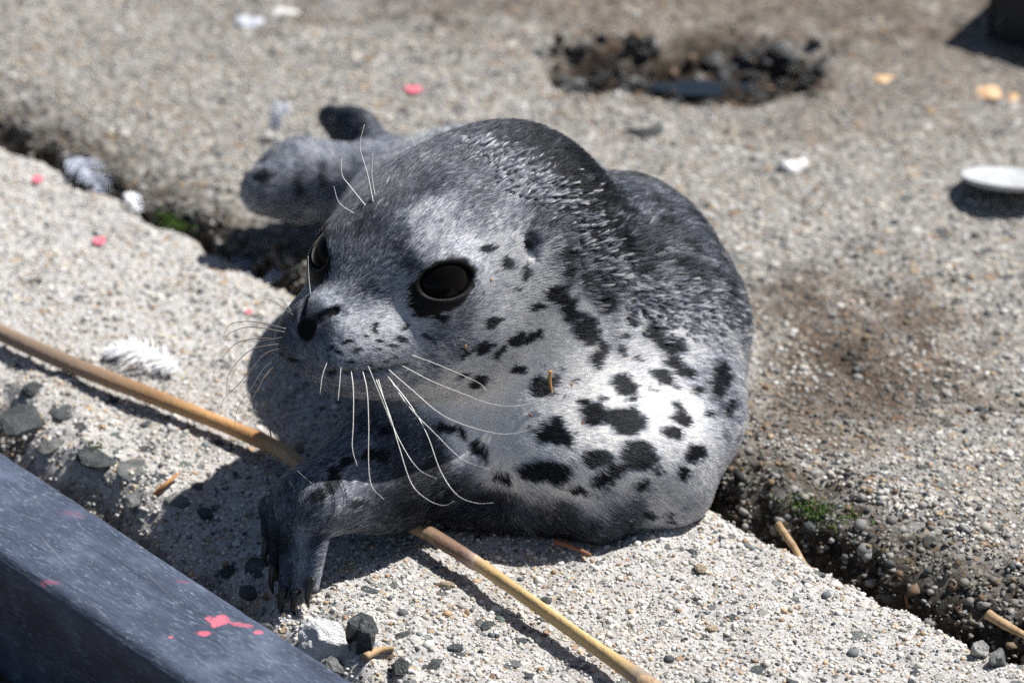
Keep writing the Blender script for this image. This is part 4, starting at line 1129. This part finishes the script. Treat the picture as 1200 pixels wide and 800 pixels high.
# ---- the dry stalk running under the flipper
stalk_mat = ramp_attr_mat('dry_stalk', .55, bump=(300, .5, .0012), spec=.35)
SPX = [(-60, 362, .0100, .011), (0, 390, .0098, .010), (90, 430, .0096, .009), (180, 465, .0094, .009), (250, 492, .0090, .009), (300, 513, .0098, .010), (330, 528, .0092, .010), (350, 543, .0080, .010),
       (395, 570, .0078, .0105), (450, 598, .0082, .011), (500, 624, .0084, .0115), (540, 648, .0088, .012), (556, 658, .0094, .012), (566, 664, .0080, .012), (620, 702, .0078, .012), (690, 752, .0080, .012), (735, 784, .0090, .012), (760, 802, .0098, .0115), (800, 832, .0094, .010), (830, 850, .008, .009)]
pts = np.array([ground_pt(a, b, d) for a, b, c, d in SPX]); rd = np.array([c / 2 for *_, c, _ in [(a, b, c, d) for a, b, c, d in SPX]])
n = 260; P3 = spline(pts, n); rr = np.interp(np.linspace(0, len(SPX) - 1, n), np.arange(len(SPX)), rd)
V, F = tube(P3, rr, 14)
nv = n * 14
ax = np.repeat(np.arange(n), 14); an = np.tile(np.arange(14), n)
q = np.stack([ax * .03, an * .9, 0 * ax], 1); jag = fbm(q, 3) - .5
V[:nv] += ((V[:nv] - np.repeat(P3, 14, 0)) * (jag * .45)[:, None])
stalk = poly_obj('dry_stalk', V, F, stalk_mat)
tt = np.concatenate([ax / (n - 1), [0, 1]]) * (len(SPX) - 1)
key = np.array([0, 2, 3, 4, 5, 6, 7, 9, 11, 11.6, 12.4, 13.2, 15, 15.8, 16.6, 19])
kc = np.array([(.24, .17, .12), (.24, .17, .12), (.34, .20, .10), (.46, .26, .11), (.34, .17, .07), (.46, .30, .16), (.44, .30, .17), (.20, .13, .08), (.22, .14, .10), (.30, .20, .16), (.52, .38, .30), (.55, .38, .18), (.60, .42, .19), (.50, .34, .16), (.30, .24, .18), (.28, .22, .17)])  # stretch under the flipper is painted darker, its shade put into the colour
C = np.stack([np.interp(tt, key, kc[:, i]) for i in range(3)], 1)
lon = fbm(np.stack([np.concatenate([ax, [0, 0]]) * .05, np.concatenate([an, [0, 0]]) * 1.7, 0 * tt], 1), 4)
C = C * (.55 + .9 * lon)[:, None]
color_attr(stalk.data, np.clip(C, 0, .8))
tag(stalk, 'long dry tan reed stalk lying across the slab under the front flipper', 'reed stalk')
husk = simple_mat('husk', (.34, .22, .12), .7, .3, noise=(300, (.50, .36, .22)))
for k0, k1, rot in ((112, 142, .4), (84, 104, 2.2), (228, 250, 1.0)):      # peeling sheath
    V2, F2 = [], []
    for i, t in enumerate(range(k0, k1)):
        dirv = P3[min(t + 1, n - 1)] - P3[t]; dirv /= np.linalg.norm(dirv); a = np.cross(dirv, (0, 0, 1)); a /= np.linalg.norm(a); b = np.cross(a, dirv)
        w = math.sin(math.pi * (i + .5) / (k1 - k0))
        for j in range(5):
            th = rot + (j - 2) * .42 * (.35 + w); V2.append(P3[t] + (a * math.cos(th) + b * math.sin(th)) * (rr[t] * (1.06 + .10 * fbm(np.array([[t * .2, j * .6, rot]]), 2)[0])))
    for i in range(k1 - k0 - 1):
        for j in range(4): F2.append((i * 5 + j, i * 5 + j + 1, i * 5 + 6 + j, i * 5 + 5 + j))
    poly_obj('sheath', np.array(V2), F2, husk, stalk)

# ---- feathers
def feather(base, tip, width, lift, mat, label, seed, fray=.25):
    g = np.random.default_rng(seed); base, tip = np.array(base, float), np.array(tip, float); d = tip - base; L = np.linalg.norm(d)
    side = np.cross(d, (0, 0, 1)); side /= np.linalg.norm(side)
    m = 24; t = np.linspace(0, 1, m)
    rach = base[None] + d[None] * t[:, None] + side[None] * (np.sin(t * 2.6) * L * .06)[:, None] + np.array([[0, 0, 1]]) * (lift * np.sin(t * math.pi) + .0015)[:, None]
    o = link(bpy.data.objects.new('feather', None)); o.location = base
    V, F = tube(rach - base, np.linspace(.0006, .0002, m), 5); poly_obj('quill', V, F, mat, o)
    V, F = [], []
    for k in range(150):
        s = g.uniform(.06, 1); w = width * (math.sin(math.pi * min(1, s * .92 + .05)) ** .6) * g.uniform(.7, 1.1); sg = 1 if k % 2 else -1
        i = s * (m - 1); i0 = min(int(i), m - 2); p = rach[i0] + (rach[i0 + 1] - rach[i0]) * (i - i0)
        dr = d / L * g.uniform(.5, 1.0) + side * sg * g.uniform(.7, 1.1) + np.array([0, 0, g.normal(.08, fray)]); dr /= np.linalg.norm(dr)
        nrm = np.cross(dr, side); nrm = d / L
        b0 = len(V); q = p - base
        for e, wd in ((0, .0005), (.5, .0005), (1, .0001)):
            c = q + dr * w * e + np.array([0, 0, -.25 * w * e * e + g.normal(0, fray * .0006)]); V += [c - nrm * wd, c + nrm * wd]
        F += [(b0, b0 + 1, b0 + 3, b0 + 2), (b0 + 2, b0 + 3, b0 + 5, b0 + 4)]
    vn = poly_obj('vane', np.array(V), F, mat, o)
    tag(o, label, 'feather'); return o
white_f = simple_mat('white_down', (.80, .81, .84), .7, .2); blue_f = simple_mat('grey_down', (.34, .37, .46), .7, .2, noise=(160, (.55, .58, .66)))
feather(on_near(214, 446) + np.array([0, 0, .004]), on_near(128, 418) + np.array([0, 0, .004]), .020, .005, white_f, 'wispy white down feather on the pale slab behind the reed stalk', 4, .22)
def crack_pt(px, py, z): return ground_pt(px, py, z)
feather(crack_pt(78, 190, -.004), crack_pt(124, 226, -.006), .016, .010, blue_f, 'bluish grey feather standing out of the crack, beside the smaller white feather', 6, .25)
feather(crack_pt(148, 229, .0), crack_pt(166, 250, -.002), .007, .006, white_f, 'small white feather at the crack edge beside the bluish grey feather', 8, .15)
feather(crack_pt(278, 292, -.02), crack_pt(302, 334, -.02), .012, .008, blue_f, 'grey feather lying in the shaded crack behind the seal\'s muzzle', 9, .3)
feather(crack_pt(308, 336, -.014), crack_pt(332, 322, -.012), .007, .004, blue_f, 'short grey feather tuft in the shadow beside the larger grey feather', 10, .3)
feather(on_far(318, 184) + np.array([0, .02, .006]), on_far(330, 172) + np.array([0, .02, .02]), .010, .006, white_f, 'white feather resting against the seal\'s hind flippers', 12, .25)

# ---- lid, shells, leaves
shell_mat = simple_mat('white_shell', (.52, .53, .54), .45, .4, noise=(120, (.40, .41, .42)))
lc = on_far(1184, 230); k = 56; V = []; F = []
prof = [(0, .0), (.030, .0004), (.0325, .0022), (.0332, .0044), (.0325, .0046), (.0312, .0032), (.029, .0022), (0, .0018)]
for (r, z) in prof:
    for i in range(k): V.append((r * math.cos(2 * math.pi * i / k), r * math.sin(2 * math.pi * i / k), z))
for j in range(len(prof) - 1):
    for i in range(k): F.append((j * k + i, (j + 1) * k + i, (j + 1) * k + (i + 1) % k, j * k + (i + 1) % k)[::-1])
sh = poly_obj('plastic_disc', V, F, shell_mat); sh.location = lc + np.array([0, .002, .0085]); sh.rotation_euler = (R(-17), R(3), 0)
tag(sh, 'thin white disc lying tilted on the far concrete', 'disc')

def chip(px, py, w, h, mat, name, label, cat, far=True, seed=0, thick=.0025, group=None):
    c = (on_far if far else on_near)(px, py); s = px_size(c); g = np.random.default_rng(seed); k = 14; ang = np.linspace(0, 2 * math.pi, k, endpoint=False)
    r = 1 + g.normal(0, .16, k); x = w * s * .5 * r * np.cos(ang); y = h * s * 1.2 * r * np.sin(ang); V = []
    for lev, sc in ((0, 1.0), (.55, .97), (.9, .75), (1.0, .35)):
        for i in range(k): V.append((x[i] * sc, y[i] * sc, -.001 + thick * lev + .35 * thick * math.sin(ang[i] * 2 + seed)))
    V.append((0, 0, thick)); F = []
    for l in range(3):
        for i in range(k): F.append((l * k + i, l * k + (i + 1) % k, (l + 1) * k + (i + 1) % k, (l + 1) * k + i))
    for i in range(k): F.append((3 * k + i, 3 * k + (i + 1) % k, 4 * k))
    o = poly_obj(name, V, F, mat); o.location = c; tag(o, label, cat, group); return o
shellm = simple_mat('bleached_shell', (.74, .73, .70), .5, .4, noise=(200, (.60, .58, .55))); leafm = simple_mat('dead_leaf', (.50, .30, .15), .7, .3, noise=(120, (.62, .45, .28)))
chip(930, 196, 32, 12, shellm, 'shell_fragment', 'white shell fragment on the far concrete between the seal and the white disc', 'shell', True, 1, .005)
chip(293, 27, 34, 13, simple_mat('pale_shell', (.58, .60, .64), .5, .4, noise=(200, (.46, .48, .54))), 'shell_fragment', 'bluish white shell scrap on the concrete far behind the hind flippers', 'shell', True, 2, .004)
chip(331, 16, 30, 9, shellm, 'shell_fragment', 'flat white shell scrap beside the bluish white scrap', 'shell', True, 3, .004)
chip(1158, 108, 34, 14, leafm, 'dead_leaf', 'tan dead leaf scrap on the concrete below the black timber', 'leaf', True, 4, .002)
chip(1188, 116, 20, 10, leafm, 'dead_leaf', 'small tan leaf crumb beside the larger tan leaf scrap', 'leaf', True, 5, .002)
chip(1036, 93, 24, 10, leafm, 'dead_leaf', 'orange leaf scrap just beside the wet pit', 'leaf', True, 6, .002)
chip(758, 156, 40, 10, STONE_MAT['slate'], 'slate_chip', 'flat dark slate chip on the concrete behind the seal\'s back', 'stone', True, 7, .004)
chip(1185, 770, 30, 16, STONE_MAT['pale'], 'concrete_crumb', 'pale concrete crumb at the crack edge beside the brown twig', 'stone', False, 8, .010)

# ---- loose stones by the timber
def loose(px, py, w, h, kind, label, variant, big=True, far=False):
    p = (on_far if far else on_near)(px, py); s = px_size(p); r = w * s * .5; hz = h * s * .52
    o = stone(kind, p + np.array([0, .008, hz * .45]), (r, r * .8, hz), random.uniform(0, 6), None, 'loose_stone', variant, big)
    return tag(o, label, 'stone')
loose(384, 772, 72, 62, 'white', 'rough white stone wedged against the black timber curb', 3)
loose(428, 772, 42, 50, 'slate', 'dark angular stone beside the rough white stone', 5)
loose(384, 800, 46, 26, 'grey', 'grey stone in front of the rough white stone by the timber', 6)
loose(470, 800, 30, 24, 'dark', 'small black stone between the dark angular stone and the slab', 7)
loose(880, 622, 56, 44, 'slate', 'dark slate stone lodged in the crack at the seal\'s elbow', 2, far=False)
loose(1148, 776, 30, 26, 'pale', 'pale broken stone at the crack edge beside the smaller grey stone', 4)
loose(1172, 786, 28, 22, 'grey', 'smaller grey stone beside the pale broken stone at the crack', 1)
loose(925, 640, 40, 30, 'grey', 'grey stone in the crack under the tan twig', 8)

# ---- twigs and straw
twig_mat = simple_mat('twig', (.42, .29, .16), .7, .3, noise=(220, (.26, .17, .09))); red_twig = simple_mat('red_twig', (.26, .12, .07), .7, .3)
def twig(P, r, mat, label, name='twig', cat='twig'):
    P3 = spline(P, 6 * len(P)); V, F = tube(P3, r * (1 - .5 * np.linspace(0, 1, len(P3)) ** 2) * (1 + .25 * (fbm(P3 * 200, 2) - .5)), 7)
    return tag(poly_obj(name, V, F, mat), label, cat)
twig([ground_pt(912, 614, -.004), ground_pt(930, 640, -.006), ground_pt(942, 660, -.008), ground_pt(956, 672, -.012)], .0024, twig_mat, 'bent tan twig sticking out of the crack above the grey stone')
twig([ground_pt(1157, 719, .010), ground_pt(1180, 733, .008), ground_pt(1215, 752, .006)], .0030, twig_mat, 'thick brown twig bridging the crack beside the pale broken stones')
twig([on_near(650, 641) + [0, 0, .004], on_near(668, 648) + [0, 0, .005], on_near(692, 657) + [0, 0, .004]], .0017, red_twig, 'thin reddish twig on the slab at the edge of the seal\'s shadow')
twig([ground_pt(1058, 676, -.012), ground_pt(1061, 690, -.014), ground_pt(1064, 712, -.02)], .0018, red_twig, 'short upright brown twig standing in the crack')
twig([on_near(178, 590) + [0, 0, .004], on_near(195, 577) + [0, 0, .006], on_near(211, 564) + [0, 0, .006]], .0014, simple_mat('orange_twig', (.42, .20, .07), .7, .3), 'thin orange twig on the broken slab rim beside the timber')
twig([on_near(428, 776) + [0, 0, .004], on_near(445, 770) + [0, 0, .005], on_near(462, 766) + [0, 0, .004]], .0022, twig_mat, 'short brown twig beside the dark angular stone')
def on_seal(px, py, out=.004):
    p = march(px, py, sdf).astype(np.float32)[None]; g = grad(p)[0]; return (p[0] + g / np.linalg.norm(g) * out).astype(float)
straw = simple_mat('straw', (.50, .26, .08), .6, .3)
twig([on_seal(638, 430, .009), on_seal(641, 445, .007), on_seal(646, 463, .005)], .0009, straw, 'orange straw clinging to the fur of the seal\'s chest', 'straw', 'straw')
for i, (x, y, kind) in enumerate([(542, 403, 0), (682, 497, 1), (668, 452, 0), (570, 328, 0), (622, 487, 1)]):
    p = on_seal(x, y, .0035); st = 1 if kind else 0
    V, F = tube(np.array([p + np.array([0, 0, 0.0014 * s]) for s in (-1, -.3, .3, 1)]), np.array([.0002, .0006, .0006, .0002]), 6)
    tag(poly_obj('seed', V, F, straw if not kind else red_twig), ['tiny tan seed in the fur of the cheek below the seal\'s eye', 'dark brown seed on the white chest between two large spots', 'tiny tan seed on the chest beside the orange straw', 'tiny tan seed right at the corner of the seal\'s eye', 'dark brown seed on the chest below the orange straw'][i], 'seed')

# ---- moss
g3 = np.random.default_rng(33); V, F, C = [], [], []
for (x, y, z, rad, cnt, hue) in [(205, 262, -.002, .012, 260, 0), (196, 255, -.004, .008, 120, 0), (960, 600, .0, .020, 420, 0), (930, 588, -.002, .014, 260, 0), (1000, 606, .0, .012, 180, 0), (868, 552, -.004, .012, 240, 1), (890, 560, -.002, .008, 140, 0),
                                 (1180, 700, -.004, .014, 220, 0), (1130, 682, -.004, .010, 140, 1), (903, 530, .0, .004, 40, 0), (110, 690 - 165, .004, .006, 80, 0), (230, 262, -.01, .010, 160, 0), (850, 540, -.006, .014, 200, 1), (1060, 655, -.006, .012, 160, 1)]:
    c = ground_pt(x, y, z)
    for k in range(cnt):
        p = c + np.array([*(g3.normal(0, rad * .55, 2)[:, None] * np.stack([UD, VD * .5])).sum(0), g3.normal(0, .0015)])
        d = g3.normal(size=3); d[2] = abs(d[2]) + .4; d *= g3.uniform(.0012, .0034) / np.linalg.norm(d); sd = np.cross(d, g3.normal(size=3)); sd *= .0007 / (np.linalg.norm(sd) + 1e-9)
        b = len(V); V += [p - sd, p + sd, p + d]; F.append((b, b + 1, b + 2))
        cc = np.array([.06, .11, .02]) if hue == 0 else np.array([.16, .11, .02]); C += [cc * g3.uniform(.6, 1.6)] * 3
moss = poly_obj('moss', np.array(V), F, ramp_attr_mat('moss', .8, spec=.2), None, False); color_attr(moss.data, np.array(C)); tag(moss, 'green and rusty moss along the crack edges', 'moss', kind='stuff')
